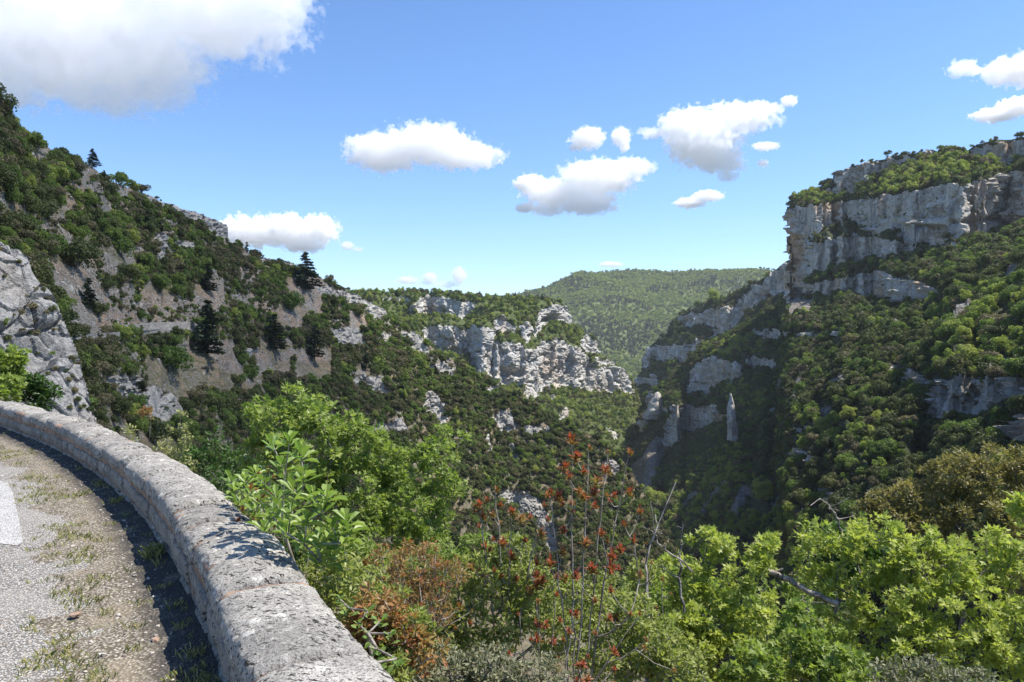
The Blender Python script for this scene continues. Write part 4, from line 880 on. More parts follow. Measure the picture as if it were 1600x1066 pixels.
V = np.array([[(C[i][0] + Nn[i][0] * a, C[i][1] + Nn[i][1] * a, b) for a, b in prof] for i in range(len(ss))]); V = V.reshape(-1, 3); V += .004 * np.stack([fbm(V * 20, 3, c) for c in range(3)], 1)
npf = len(prof); i = np.arange(len(V)).reshape(-1, npf); q = np.stack([i[:-1, :-1], i[:-1, 1:], i[1:, 1:], i[1:, :-1]], -1).reshape(-1, 4)
link('mortar', mk_mesh('mortar', V, q, M['mortar'], smooth=True), wall)

# retaining wall and road on the far side of the bay
rw = thing('retaining_wall', 'grey masonry retaining wall holding up the road on the left scree', 'retaining wall')
A, B = sp(left, 104, 545), sp(left, 186, 530); A = A * .985; B = B * .985
A = np.array(at(104, 528, A[1])); B = np.array(at(186, 522, B[1])); hgt = [3.1, 1.3]
for j in range(26):
    for row in range(5):
        t0, t1 = (j + (row % 2) * .5) / 26.5, (j + .96 + (row % 2) * .5) / 26.5
        a, b = A + (B - A) * t0, A + (B - A) * t1; h = hgt[0] + (hgt[1] - hgt[0]) * (t0 + t1) / 2
        z1 = -h * row / 5 - .02; z0 = -h * (row + 1) / 5; o_ = R.uniform(0, .05)
        V = [(p[0] + dx, p[1] + dy, p[2] + z) for z in (z0, z1) for p, dx, dy in ((a, .0, -o_), (b, .0, -o_), (b, 0, .6), (a, 0, .6))]
        link('stone', mk_mesh('stone', V, [(0, 1, 5, 4), (1, 2, 6, 5), (2, 3, 7, 6), (3, 0, 4, 7), (4, 5, 6, 7), (3, 2, 1, 0)], M['rock_left']), rw)
for j in range(14):
    a, b = A + (B - A) * (j / 14), A + (B - A) * ((j + .97) / 14); up = .45
    V = [(p[0], p[1] + dy, p[2] + z) for z in (0, up) for p, dy in ((a, -.06), (b, -.06), (b, .5), (a, .5))]
    link('coping_stone', mk_mesh('coping_stone', V, [(0, 1, 5, 4), (1, 2, 6, 5), (2, 3, 7, 6), (3, 0, 4, 7), (4, 5, 6, 7), (3, 2, 1, 0)], M['rock_slab']), rw)
# the road ledge cut into that slope, right of the retaining wall
V = []
for u_, v_, w_ in ((180, 522, 3.), (200, 520, 3.2), (222, 517, 3.2), (250, 515, 3.), (290, 514, 2.8), (330, 516, 2.6)):
    q_ = sp(left, u_, v_); Y = q_[1] * .985; p = np.array(at(u_, v_, Y)); V += [p + [0, -.6, -1.0], p, p + [-.6, w_ + 2, .25], p + [-.9, w_ + 3, 2.2]]
V = np.array(V).reshape(6, 4, 3); gi2, gj2 = np.linspace(0, 5, 46), np.linspace(0, 3, 10)
V = np.stack([[[np.interp(y_, range(4), [np.interp(x_, range(6), V[:, r_, c]) for r_ in range(4)]) for c in range(3)] for y_ in gj2] for x_ in gi2]).reshape(-1, 3)
Fc = [(10 * a + b, 10 * a + b + 1, 10 * a + b + 11, 10 * a + b + 10) for a in range(45) for b in range(9)]
V += .45 * np.stack([fbm(V * .9, 4, c + 3) for c in range(3)], 1) * np.array([.3, 1, .7])
V = V.tolist(); V = np.array(V); V += .12 * np.stack([fbm(V, 2, c) for c in range(3)], 1)
t = NT('pale_road_cut'); P = t.coord(); M['cut'] = t.surf(t.mix(t.ramp(t.noise(P, 1.5, 5, .7), .35, .65), (.22, .20, .175), (.38, .35, .31)), .95, t.bump(t.noise(P, 3, 4), .2))
tag(link('road_ledge', mk_mesh('road_ledge', V, Fc, M['cut'])), kind='structure')

# ------------------------------------------------------------------ grass, gravel, loose stones
def rand_verge(n, dlo, dhi, smin=1.0, smax=24.):
    s_ = smin + (smax - smin) * rng.random(n) ** 1.5; d_ = rng.uniform(dlo, dhi, n); C, Nn = on_path(s_); x = C[:, 0] + Nn[:, 0] * d_; y = C[:, 1] + Nn[:, 1] * d_
    return x, y, verge_z(d_, x, y, s_), d_
t = NT('verge_grass'); c = t.mix(t.attr('tint'), (.11, .16, .03), (.34, .30, .12)); M['grass'] = t.surf(c, .7)
x, y, z, d = rand_verge(15000, -1.12, -.28, 1.5, 26)
n = fbm(np.stack([x * 1.6, y * 1.6, 0 * x], 1), 3, 55); n2 = fbm(np.stack([x * 7, y * 7, 0 * x], 1), 2, 56)
kp = (n * .6 + n2 * .9 + .30 * np.exp(-((d + .85) / .16) ** 2) + .12 * np.exp(-((d + .3) / .06) ** 2)) > .50
x, y, z = x[kp], y[kp], z[kp]; m_ = len(x)
x = np.repeat(x, 3) + rng.normal(0, .012, 3 * m_); y = np.repeat(y, 3) + rng.normal(0, .012, 3 * m_); z = np.repeat(z, 3); m_ *= 3
tuft = [(-2.03, 6.35, .085, 160), (-1.02, 3.9, .05, 50), (-1.35, 4.2, .045, 60), (-3.3, 8.3, .06, 80)]
hh = rng.uniform(.012, .045, m_)
for tx, ty, th_, c_ in tuft:
    cc, nn_ = on_path(PS[np.argmin(np.hypot(PC[:, 0] - tx, PC[:, 1] - ty))]); bx, by = cc - nn_ * .31
    x = np.r_[x, bx + rng.normal(0, .04, c_)]; y = np.r_[y, by + rng.normal(0, .06, c_)]; z = np.r_[z, np.full(c_, .04)]; hh = np.r_[hh, rng.uniform(.4, 1, c_) * th_]
m_ = len(x); az = rng.uniform(0, 6.28, m_); ln_ = rng.uniform(.3, 1.1, m_) * hh; w_ = .0013 + .012 * hh
ax, ay = np.cos(az), np.sin(az)
V = np.stack([np.stack([x - ay * w_, y + ax * w_, z - .004], 1), np.stack([x + ay * w_, y - ax * w_, z - .004], 1), np.stack([x + ax * ln_ * .4 + ay * w_ * .7, y + ay * ln_ * .4 - ax * w_ * .7, z + hh * .7], 1), np.stack([x + ax * ln_, y + ay * ln_, z + hh], 1)], 1).reshape(-1, 3)
tag(link('verge_grass', mk_mesh('verge_grass', V, np.arange(4 * m_).reshape(m_, 4), M['grass'], fattr={'tint': np.clip(rng.normal(.55, .3, m_), 0, 1)})), 'thin dry grass growing on the stony verge', kind='stuff')
def pebbles(x, y, z, r_, flat=.6):
    n = len(x); ico = np.array([(0, 0, 1), (.894, 0, .447), (.276, .851, .447), (-.724, .526, .447), (-.724, -.526, .447), (.276, -.851, .447), (.724, .526, -.447), (-.276, .851, -.447), (-.894, 0, -.447), (-.276, -.851, -.447), (.724, -.526, -.447), (0, 0, -1)])
    f = np.array([(0, 1, 2), (0, 2, 3), (0, 3, 4), (0, 4, 5), (0, 5, 1), (1, 6, 2), (2, 7, 3), (3, 8, 4), (4, 9, 5), (5, 10, 1), (6, 7, 2), (7, 8, 3), (8, 9, 4), (9, 10, 5), (10, 6, 1), (11, 7, 6), (11, 8, 7), (11, 9, 8), (11, 10, 9), (11, 6, 10)])
    V = ico[None] * (1 + rng.normal(0, .2, (n, 12, 1))) * r_[:, None, None] * np.stack([rng.uniform(.7, 1.4, n), rng.uniform(.7, 1.3, n), np.full(n, flat)], 1)[:, None, :]
    a = rng.uniform(0, 6.28, n); c_, s_ = np.cos(a)[:, None], np.sin(a)[:, None]; V = np.stack([V[..., 0] * c_ - V[..., 1] * s_, V[..., 0] * s_ + V[..., 1] * c_, V[..., 2]], -1)
    V += np.stack([x, y, z + r_ * .2], 1)[:, None, :]
    return V.reshape(-1, 3), (f[None] + 12 * np.arange(n)[:, None, None]).reshape(-1, 3)
t = NT('loose_chippings'); c = t.mix(t.attr('tint'), (.16, .13, .11), (.50, .47, .42)); M['chip'] = t.surf(c, .9)
x, y, z, d = rand_verge(5200, -1.15, -.27, 1.2, 20); r_ = rng.uniform(.0025, .007, len(x)) * np.exp(rng.normal(0, .35, len(x)))
V, f = pebbles(x, y, z, r_); tag(link('gravel', mk_mesh('gravel', V, f, M['chip'], fattr={'tint': np.repeat(rng.random(len(x)), 20)})), 'loose limestone gravel strewn on the verge', kind='stuff')
for px_, py_, rr_, lab in ((118, 968, .034, 'flat reddish stone lying on the gravel near the shadow edge'), (244, 1007, .032, 'small pinkish stone lying in the wall shadow'), (293, 1018, .030, 'brown stone in the wall shadow, second from the wall'),
                           (290, 992, .028, 'grey flat stone in the wall shadow by the parapet foot'), (280, 938, .036, 'pale angular stone against the parapet foot'), (160, 1030, .018, 'white pebble at the sunny side of the shadow edge'), (210, 905, .016, 'small tan pebble in the middle of the wall shadow')):
    Y = EYE * F / (py_ - 533); X = (px_ - 800) / F * Y; V, f = pebbles(np.array([X]), np.array([Y]), np.array([.022]), np.array([rr_]), .5)
    tag(link('loose_stone', mk_mesh('loose_stone', V, f, M['mortar'] if 'red' in lab or 'pink' in lab or 'brown' in lab else M['block'])), lab, 'stone')

# ------------------------------------------------------------------ foreground plants
ELL = (np.array([(0, 0, 0), (.5, .23, .07), (1, 0, -.05), (.5, -.23, .07)]), [(0, 1, 2), (0, 2, 3)])
SLIM = (np.array([(0, 0, 0), (.45, .12, .04), (1, 0, -.04), (.45, -.12, .04)]), [(0, 1, 2), (0, 2, 3)])
MAPLE = (np.array([(0, 0, 0), (.42, .52, .06), (.48, .17, .02), (1, 0, -.06), (.48, -.17, .02), (.42, -.52, .06)]), [(0, 1, 2), (0, 2, 3), (0, 3, 4), (0, 4, 5)])
BROAD = (np.array([(0, 0, 0), (.25, .05, .01), (.6, .19, .05), (.86, .15, .04), (1, 0, -.03), (.86, -.15, .04), (.6, -.19, .05), (.25, -.05, .01), (.6, 0, -.01)]), [(0, 1, 8), (1, 2, 8), (2, 3, 8), (3, 4, 8), (4, 5, 8), (5, 6, 8), (6, 7, 8), (7, 0, 8)])
def leaves(name, P_, D_, shape, size, mat, parent, seed, up=.8, tint=None):
    r = np.random.default_rng(seed); n = len(P_); bv, bf = shape
    x = D_ + r.normal(size=(n, 3)) * .35; x /= np.linalg.norm(x, axis=1, keepdims=True)
    nn = r.normal(size=(n, 3)) * .6 + np.array([0, 0, up]) + np.array([.15, -.1, 0]); y_ = np.cross(nn, x); y_ /= np.linalg.norm(y_, axis=1, keepdims=True) + 1e-9; z_ = np.cross(x, y_)
    s_ = size * np.clip(np.exp(r.normal(0, .25, n)), .5, 1.5)[:, None, None]
    V = P_[:, None, :] + s_ * (bv[None, :, 0:1] * x[:, None] + bv[None, :, 1:2] * y_[:, None] + bv[None, :, 2:3] * z_[:, None])
    bf = np.array(bf); k = bf.shape[1]; f = (bf[None] + len(bv) * np.arange(n)[:, None, None]).reshape(-1, k)
    ti = np.clip(r.normal(.5, .22, n), 0, 1) if tint is None else np.clip(tint + r.normal(0, .12, n), 0, 1)
    o = link(name, mk_mesh(name, V.reshape(-1, 3), f, mat, fattr={'tint': np.repeat(ti, len(bf))}), parent); o['kind'] = 'stuff'
    return o
def skeleton(start, att, seed, wl=.35, upr=0., hz_=1.):
    """each attractor joins the nearest point of the growing tree; returns nodes and parents"""
    r = np.random.default_rng(seed); nodes = [np.array(q, float) for q in start]; par = [-1] + list(range(len(start) - 1)); pl = [0.]
    for i in range(1, len(start)): pl.append(pl[-1] + np.linalg.norm(nodes[i] - nodes[i - 1]))
    att = att[np.argsort(np.linalg.norm(att - nodes[-1], axis=1))]
    for a in att:
        Nn = np.array(nodes); dv_ = Nn - a; d = np.linalg.norm(dv_, axis=1); c = np.hypot(dv_[:, 0], dv_[:, 1]) * hz_ + np.abs(dv_[:, 2]) + wl * np.array(pl) + upr * np.clip(dv_[:, 2] + .35 * np.hypot(dv_[:, 0], dv_[:, 1]), 0, 9) * 3; c[0] += 9 if (len(nodes) > 2 and not upr) else 0
        j = int(np.argmin(c)); nseg = max(1, int(d[j] / .22)); last = j; p0 = nodes[j]
        for k in range(1, nseg + 1):
            t_ = k / nseg; q = p0 + (a - p0) * t_ + r.normal(size=3) * .05 * d[j] * math.sin(math.pi * t_) + np.array([0, 0, -.10 * d[j] * math.sin(math.pi * t_)])
            nodes.append(q); par.append(last); pl.append(pl[last] + d[j] / nseg); last = len(nodes) - 1
    return np.array(nodes), np.array(par)
def tubes(name, nodes, par, r_tip, power, mat, parent, nside=5, rmax=1.):
    n = len(nodes); cnt = np.zeros(n); kids = np.zeros(n)
    for i in range(n - 1, 0, -1):
        if kids[i] == 0: cnt[i] = 1
        cnt[par[i]] += cnt[i]; kids[par[i]] += 1
    rad = np.minimum(r_tip * np.maximum(cnt, 1) ** power, rmax)
    a = nodes[par[1:]]; b = nodes[1:]; ra = np.minimum(rad[par[1:]], rad[1:] * 1.35); rb = rad[1:]
    d = b - a; ln = np.linalg.norm(d, axis=1, keepdims=True) + 1e-9; d = d / ln
    e = np.cross(d, [.31, .57, .76]); e /= np.linalg.norm(e, axis=1, keepdims=True); f = np.cross(d, e)
    th = np.linspace(0, 2 * np.pi, nside, endpoint=False); ring = e[:, None] * np.cos(th)[None, :, None] + f[:, None] * np.sin(th)[None, :, None]
    V = np.concatenate([a[:, None] + ring * ra[:, None, None], b[:, None] + ring * rb[:, None, None] + 0 * d[:, None]], 1)
    j = np.arange(nside); q = np.stack([j, (j + 1) % nside, nside + (j + 1) % nside, nside + j], 1)
    Fq = (q[None] + 2 * nside * np.arange(len(a))[:, None, None]).reshape(-1, 4)
    return link(name, mk_mesh(name, V.reshape(-1, 3), Fq, mat, smooth=True), parent)
def px3(u, v, Y): return np.array(at(u, v, Y))
def root_at(u, Y):
    x = (u - 800) / F * Y; return np.array([x, Y, float(valley_z(side(x, Y), [x], [Y])[0]) - .05])
FG = {}
def fleaf(key, c1, c2, tr=.42, sp_=.35): M[key] = leaf_mat(key, c1, c2, trans=tr, tint=True, rough=.45, spec=sp_)
fleaf('maple_leaf_green', (.14, .21, .04), (.31, .37, .10), .45); fleaf('maple_leaf_lime', (.23, .29, .05), (.46, .49, .14), .45); fleaf('holm_oak_leaf', (.12, .115, .04), (.34, .29, .11), .3)
fleaf('broad_shrub_leaf', (.12, .21, .04), (.28, .36, .09), .38, .45); fleaf('terebinth_red_leaf', (.36, .065, .045), (.25, .18, .05), .42); fleaf('rust_leaf', (.34, .13, .06), (.26, .22, .07), .35)
fleaf('scrub_green_leaf', (.17, .22, .05), (.36, .38, .12)); fleaf('grey_scrub_leaf', (.14, .15, .09), (.26, .26, .15), .25); fleaf('pale_twig_leaf', (.24, .26, .09), (.38, .38, .16), .3); fleaf('dark_oak_leaf', (.03, .07, .012), (.075, .14, .025), .3)
def bush(nm, label, cat, base, blobs, leafk, shape, lsize, nleaf, seed, bark='bark', stems=None, r_tip=.003, per=14, up=.8, rmax=.1, group=None, parts=('trunk', 'crown'), shell=.45, attn=None, wl=.35):
    """blobs: (u, v, Y, radius in photo pixels[, vertical squash])"""
    r = np.random.default_rng(seed); root = root_at(*base); t_ = thing(nm, label, cat, tuple(root), group)
    B_ = [(px3(b[0], b[1], b[2]), b[3] / F * b[2], b[4] if len(b) > 4 else .85) for b in blobs]
    w = np.array([b[1] ** 2 for b in B_]); natt = attn or max(14, nleaf // per); k = r.choice(len(B_), natt, p=w / w.sum())
    d = r.normal(size=(natt, 3)); d /= np.linalg.norm(d, axis=1, keepdims=True); rad = (shell + (1 - shell) * r.random(natt)) ** .6
    att = np.array([B_[i][0] + d[j] * np.array([1, 1, B_[i][2]]) * B_[i][1] * rad[j] * r.uniform(.8, 1.12) for j, i in enumerate(k)])
    top = np.mean([b[0] for b in B_], axis=0); start = [np.array(root)] + [root + (top - root) * q + r.normal(size=3) * .04 for q in (stems or (.2, .4, .55))]
    tw = bark == 'twig'; nodes, par = skeleton(start, att, seed, .05 if tw else wl, 1. if tw else .3, 2. if tw else 1.)
    o = tubes(parts[0], nodes - root, par, r_tip * (.6 if tw else .8), .42, M[bark], t_, 5, rmax)
    nk = nleaf // natt; spread = .5 * (w.sum() ** .5) / natt ** .5 * 1.9
    P_ = np.repeat(att, nk, 0) + r.normal(size=(natt * nk, 3)) * spread * .5 * np.array([1, 1, .7]); D_ = P_ - np.repeat(att, nk, 0); D_ /= np.linalg.norm(D_, axis=1, keepdims=True) + 1e-6; D_ += np.array([0, 0, .25])
    tt = np.repeat(np.clip(r.normal(.5, .18, natt), 0, 1), nk)
    leaves(parts[1], P_ - root, D_, shape, lsize, M[leafk], t_, seed + 1, up, tt)
    return t_, att, nodes, par, root
# the big fresh green oak-maple over the gorge
bush('maple_tree', 'large fresh green maple rising behind the parapet in the centre left', 'tree', (560, 9.0),
     [(478, 632, 8.8, 42), (430, 660, 8.8, 50), (490, 690, 8.6, 68), (420, 705, 8.8, 45), (560, 690, 8.8, 52), (600, 722, 8.8, 50), (690, 706, 9, 44), (650, 745, 8.8, 52), (700, 760, 8.8, 30), (560, 770, 8.6, 66), (640, 800, 8.6, 60), (500, 760, 8.6, 50), (590, 840, 8.4, 60), (660, 850, 8.6, 45)],
     'maple_leaf_green', MAPLE, .052, 16500, 601, stems=(.25, .5, .7), r_tip=.0045, per=36, rmax=.11)
# the lime green maples on the right
bush('maple_tree', 'lime green maple in the right foreground with its dark trunk showing', 'tree', (1330, 6.6),
     [(1300, 870, 6.6, 60), (1370, 850, 6.5, 58), (1450, 880, 6.4, 66), (1540, 870, 6.6, 60), (1600, 900, 6.4, 70), (1390, 940, 6.3, 60), (1500, 960, 6.2, 80), (1310, 950, 6.4, 50), (1600, 1000, 6.2, 70), (1440, 1040, 6, 70), (1340, 1030, 6.2, 44), (1285, 905, 6.5, 34), (1560, 1060, 6, 60)],
     'maple_leaf_lime', MAPLE, .043, 18000, 602, stems=(.3, .55, .75), r_tip=.004, per=34, rmax=.07)
bush('maple_tree', 'lime green maple sapling in the lower middle right, beside the bare grey branch', 'tree', (1090, 6.4),
     [(1110, 850, 6.4, 34), (1075, 900, 6.3, 42), (1150, 890, 6.3, 46), (1195, 870, 6.3, 26), (1100, 960, 6.2, 56), (1170, 960, 6.2, 44), (1060, 1000, 6, 50), (1140, 1030, 6, 56), (1220, 1040, 6, 40), (1200, 850, 6.4, 16)],
     'maple_leaf_lime', MAPLE, .042, 8600, 603, stems=(.35, .6, .8), r_tip=.004, per=32, rmax=.05)
bush('maple_tree', 'yellow green maple filling the gap between red tipped shrubs and lime green trees', 'tree', (1120, 8.2),
     [(1050, 930, 8.2, 60), (1130, 960, 8.2, 60), (1210, 970, 8.2, 60), (1030, 1000, 8, 60), (1260, 930, 8.2, 40), (1270, 1000, 8, 60), (1000, 930, 8.2, 36)], 'maple_leaf_green', MAPLE, .056, 6500, 608, per=22)
bush('maple_sapling', 'bright maple tip reaching in at the right edge of the frame', 'tree', (1660, 5.6), [(1610, 800, 5.6, 30), (1640, 840, 5.6, 40), (1600, 780, 5.6, 12)], 'maple_leaf_lime', MAPLE, .05, 700, 604, per=18)
# the olive brown holm oak
bush('holm_oak', 'large olive brown holm oak in the right foreground behind the lime maple', 'tree', (1500, 10.5),
     [(1510, 745, 10.4, 46), (1560, 760, 10.4, 52), (1600, 740, 10.4, 34), (1470, 790, 10.4, 50), (1530, 820, 10.2, 66), (1400, 810, 10.4, 42), (1360, 800, 10.4, 22), (1430, 850, 10.2, 50), (1610, 820, 10.2, 56), (1580, 880, 10.2, 60), (1490, 890, 10.2, 50), (1470, 740, 10.4, 30), (1420, 780, 10.4, 34), (1380, 790, 10.4, 28), (1600, 715, 10.4, 24), (1545, 720, 10.4, 26)],
     'holm_oak_leaf', ELL, .052, 27000, 605, stems=(.3, .5, .7), r_tip=.004, per=34, rmax=.12)
bush('dark_oak', 'small dark green oak between the lime maple and the holm oak', 'tree', (1320, 9.5), [(1300, 845, 9.5, 34), (1340, 850, 9.5, 32), (1320, 880, 9.4, 36), (1375, 875, 9.4, 30)], 'dark_oak_leaf', MAPLE, .06, 2600, 606, per=22)
bush('oak_tree', 'fresh green tree at the far left edge in front of the grey slab', 'tree', (5, 24.), [(8, 575, 24., 30), (20, 560, 24., 22), (-15, 590, 24., 36), (26, 592, 24., 20), (5, 610, 23., 30)], 'maple_leaf_green', MAPLE, .13, 5200, 607, per=24)
# undergrowth in front
bush('green_shrub', 'dense green shrub at the lower edge, right of the red tipped shrubs', 'shrub', (1000, 5.2), [(985, 960, 5.2, 46), (1020, 1010, 5.1, 50), (960, 1030, 5.1, 50), (1060, 1050, 5, 50)], 'scrub_green_leaf', ELL, .034, 5200, 611, bark='twig', per=16)
bush('green_shrub', 'leafy green shrub low down, under the lime green sapling', 'shrub', (1250, 5.4), [(1250, 1020, 5.4, 50), (1180, 1050, 5.3, 50), (1310, 1060, 5.3, 60), (1250, 960, 5.5, 22)], 'maple_leaf_green', MAPLE, .045, 4300, 612, bark='twig', per=18)
bush('green_shrub', 'yellow green shrub between the two groups of red tips', 'shrub', (800, 5.4), [(800, 860, 5.4, 34), (760, 900, 5.3, 46), (830, 920, 5.3, 46), (720, 940, 5.2, 40), (780, 980, 5.2, 50), (860, 990, 5.2, 46), (700, 1000, 5.1, 46)], 'scrub_green_leaf', ELL, .036, 7600, 613, bark='twig', per=14)
bush('rust_shrub', 'twiggy rust brown shrub beside the end of the parapet', 'shrub', (640, 4.9), [(600, 880, 5, 34), (650, 880, 5, 42), (700, 900, 5, 32), (610, 930, 4.9, 44), (670, 950, 4.9, 46), (580, 960, 4.8, 26)], 'rust_leaf', SLIM, .034, 3600, 614, bark='twig', per=6, r_tip=.0022)
bush('grey_shrub', 'greyish green scrub at the bottom edge, left of the middle', 'shrub', (760, 4.3), [(700, 1050, 4.3, 46), (770, 1050, 4.3, 50), (840, 1060, 4.3, 44), (640, 1050, 4.2, 40)], 'grey_scrub_leaf', ELL, .028, 5200, 615, bark='twig', per=12)
bush('grey_shrub', 'grey leaved shrub at the bottom right under the maple', 'shrub', (1430, 4.6), [(1400, 1070, 4.6, 44), (1460, 1060, 4.6, 40), (1520, 1075, 4.6, 40)], 'grey_scrub_leaf', ELL, .028, 2600, 616, bark='twig', per=12)
bush('green_shrub', 'green shrub hugging the valley side of the parapet near its end', 'shrub', (620, 3.9), [(600, 1000, 3.9, 36), (640, 985, 4, 40), (560, 960, 4, 26), (610, 1050, 3.8, 40)], 'scrub_green_leaf', ELL, .034, 3000, 617, bark='twig', per=12)
bush('green_shrub', 'bushy green growth filling the gap under the large green maple', 'shrub', (600, 6.6), [(560, 880, 6.6, 44), (620, 900, 6.5, 44), (520, 850, 6.6, 36), (690, 880, 6.6, 40), (740, 860, 6.8, 30)], 'maple_leaf_green', ELL, .04, 5200, 618, bark='twig', per=16)
bush('green_shrub', 'green shrub behind the red tipped shrubs, at mid height', 'shrub', (900, 7.), [(900, 940, 7, 50), (960, 930, 7, 44), (1010, 900, 7, 30), (850, 960, 6.8, 44), (930, 1010, 6.6, 60)], 'scrub_green_leaf', ELL, .04, 5600, 619, bark='twig', per=16)
for (u, Y, rp, lk, lab) in ((330, 7.6, 30, 'dark_oak_leaf', 'low dark green growth behind the parapet, left of the big leaved shrub'), (395, 6.3, 36, 'scrub_green_leaf', 'low green growth under the big oval leaves'), (450, 5.5, 40, 'dark_oak_leaf', 'dark green growth at the foot of the big leaved shrub'),
                        (510, 4.9, 44, 'scrub_green_leaf', 'leafy tangle against the parapet below the big leaved shrub'), (560, 4.3, 44, 'scrub_green_leaf', 'leafy tangle against the parapet beside the rust shrub'), (590, 3.9, 40, 'rust_leaf', 'brownish tangle against the near end of the parapet')):
    vt = 533 + 1640 / Y; bush('low_shrub', lab, 'shrub', (u, Y), [(u + dx, vt + dy, Y, rp) for dx, dy in ((0, 0), (rp, rp * .8), (-rp * .6, rp * .8), (rp * 1.6, rp * 1.6), (rp * .3, rp * 1.8))], lk, ELL, .036, 2200, 660 + u, bark='twig', per=12)
for (u, v, Y, h, lab, lk) in ((285, 640, 9.4, 110, 'slender pale yellow sapling standing behind the parapet', 'pale_twig_leaf'), (262, 668, 9.6, 60, 'short pale twig left of the slender sapling', 'pale_twig_leaf'), (240, 700, 8.9, 36, 'small yellow sprig just over the parapet coping', 'pale_twig_leaf'),
                              (208, 662, 10.5, 40, 'tiny yellowish sprig over the far part of the parapet', 'pale_twig_leaf')):
    bl = [(u + R.uniform(-8, 8), v + h * f_, Y, 5 + 9 * f_, 1.6) for f_ in (.08, .25, .42, .6, .8)]
    bush('sapling', lab, 'sapling', (u, Y), bl, lk, ELL, .04, int(5.5 * h), 620 + u, bark='twig', per=9, stems=(.4, .75, .95), parts=('stem', 'foliage'))
for (u, v, Y, rp, lab, lk) in ((228, 640, 12.5, 6, 'little orange flowering tuft behind the parapet', 'rust_leaf'), (60, 600, 24, 16, 'dark low bush between parapet and slab', 'dark_oak_leaf'), (385, 740, 12, 34, 'dark bush behind the big leaved shrub', 'dark_oak_leaf'), (325, 700, 14, 34, 'dim green bush behind the slender sapling', 'dark_oak_leaf')):
    bush('low_bush', lab, 'bush', (u, Y), [(u, v, Y, rp), (u - rp, v + rp * .8, Y, rp), (u + rp, v + rp * .8, Y, rp), (u, v + 2 * rp, Y, rp * 1.3)], lk, ELL, .006 * Y * (.5 if rp < 10 else 1), 1500 if rp > 10 else 260, 640 + u, per=16)

# big-leaved shrub leaning over the coping: every leaf is a piece of its own
lm_ = [mk_mesh('leaf', BROAD[0] * np.array([1, 1, 1 + .8 * q]) + np.array([0, 0, 1]) * (-.10 * q * BROAD[0][:, 0:1] ** 2), BROAD[1], M['broad_shrub_leaf'], fattr={'tint': np.full(8, .15 + .22 * q)}) for q in range(4)]
def leafy(nm, label, cat, base, tips, size, seed, nl=8, stemkey='twig', meshes=None):
    r = np.random.default_rng(seed); root = root_at(*base); t_ = thing(nm, label, cat, tuple(root)); att = np.array([px3(*q) for q in tips])
    top = att.mean(0); start = [root, root + (top - root) * .3, root + (top - root) * .5]
    nodes, par = skeleton(start, att, seed, .2); tubes('stem', nodes - root, par, .0035, .42, M[stemkey], t_, 6)
    for a in att:
        for k in range(nl):
            az = k * 2.4 + r.uniform(-.3, .3); el_ = .25 + .8 * (k / nl) + r.uniform(-.15, .15)
            d = Vector((math.cos(az) * math.cos(el_), math.sin(az) * math.cos(el_), math.sin(el_)))
            o = link('leaf', (meshes or lm_)[int(r.integers(4))], t_); q_ = d.to_track_quat('X', 'Z'); o.rotation_mode = 'QUATERNION'; o.rotation_quaternion = q_
            sz = size * r.uniform(.7, 1.15); o.scale = (sz, sz * r.uniform(.9, 1.3), sz); o.location = Vector(a - root + r.normal(size=3) * .006) - Vector((0, 0, .012 * (nl - k) / nl * 3))
    return t_
tipsB = [(452, 692, 4.65), (428, 700, 4.96), (470, 712, 4.46), (440, 725, 4.8), (365, 765, 6.22), (385, 752, 5.79), (405, 785, 5.37), (375, 785, 6.0), (430, 775, 4.93), (400, 800, 5.48), (425, 808, 5.0), (455, 800, 4.61), (450, 835, 4.67), (480, 815, 4.35), (505, 800, 4.3), (520, 825, 4.3), (540, 812, 4.3), (475, 850, 4.4), (500, 850, 4.3), (440, 820, 4.8), (530, 850, 4.3), (500, 878, 4.3), (520, 872, 4.3), (460, 765, 4.56), (490, 775, 4.3), (412, 755, 5.23), (360, 752, 6.33), (400, 740, 5.48), (445, 745, 4.74), (475, 745, 4.4), (510, 775, 4.3), (435, 795, 4.87), (545, 835, 4.3), (470, 785, 4.46), (415, 825, 5.16), (390, 770, 5.68)]
leafy('big_leaved_shrub', 'bright shrub with large oval leaves leaning over the parapet coping', 'shrub', (520, 5.0), tipsB, .115, 700, 8)
lm2 = [mk_mesh('leaf', BROAD[0] * np.array([1, 1.7, 1]), BROAD[1], M['broad_shrub_leaf'], fattr={'tint': np.full(8, .1 + .15 * q)}) for q in range(4)]
leafy('creeper', 'round leaved creeper climbing over the near end of the parapet', 'creeper', (620, 3.4), [(545, 950, 3.6), (560, 975, 3.45), (575, 990, 3.35), (572, 1010, 3.2), (590, 1015, 3.2), (588, 1035, 3.05), (600, 1050, 3.0), (570, 1050, 3.0), (610, 990, 3.3), (530, 935, 3.75), (575, 955, 3.5), (620, 1030, 3.1), (595, 970, 3.4)], .042, 701, 6, meshes=lm2)
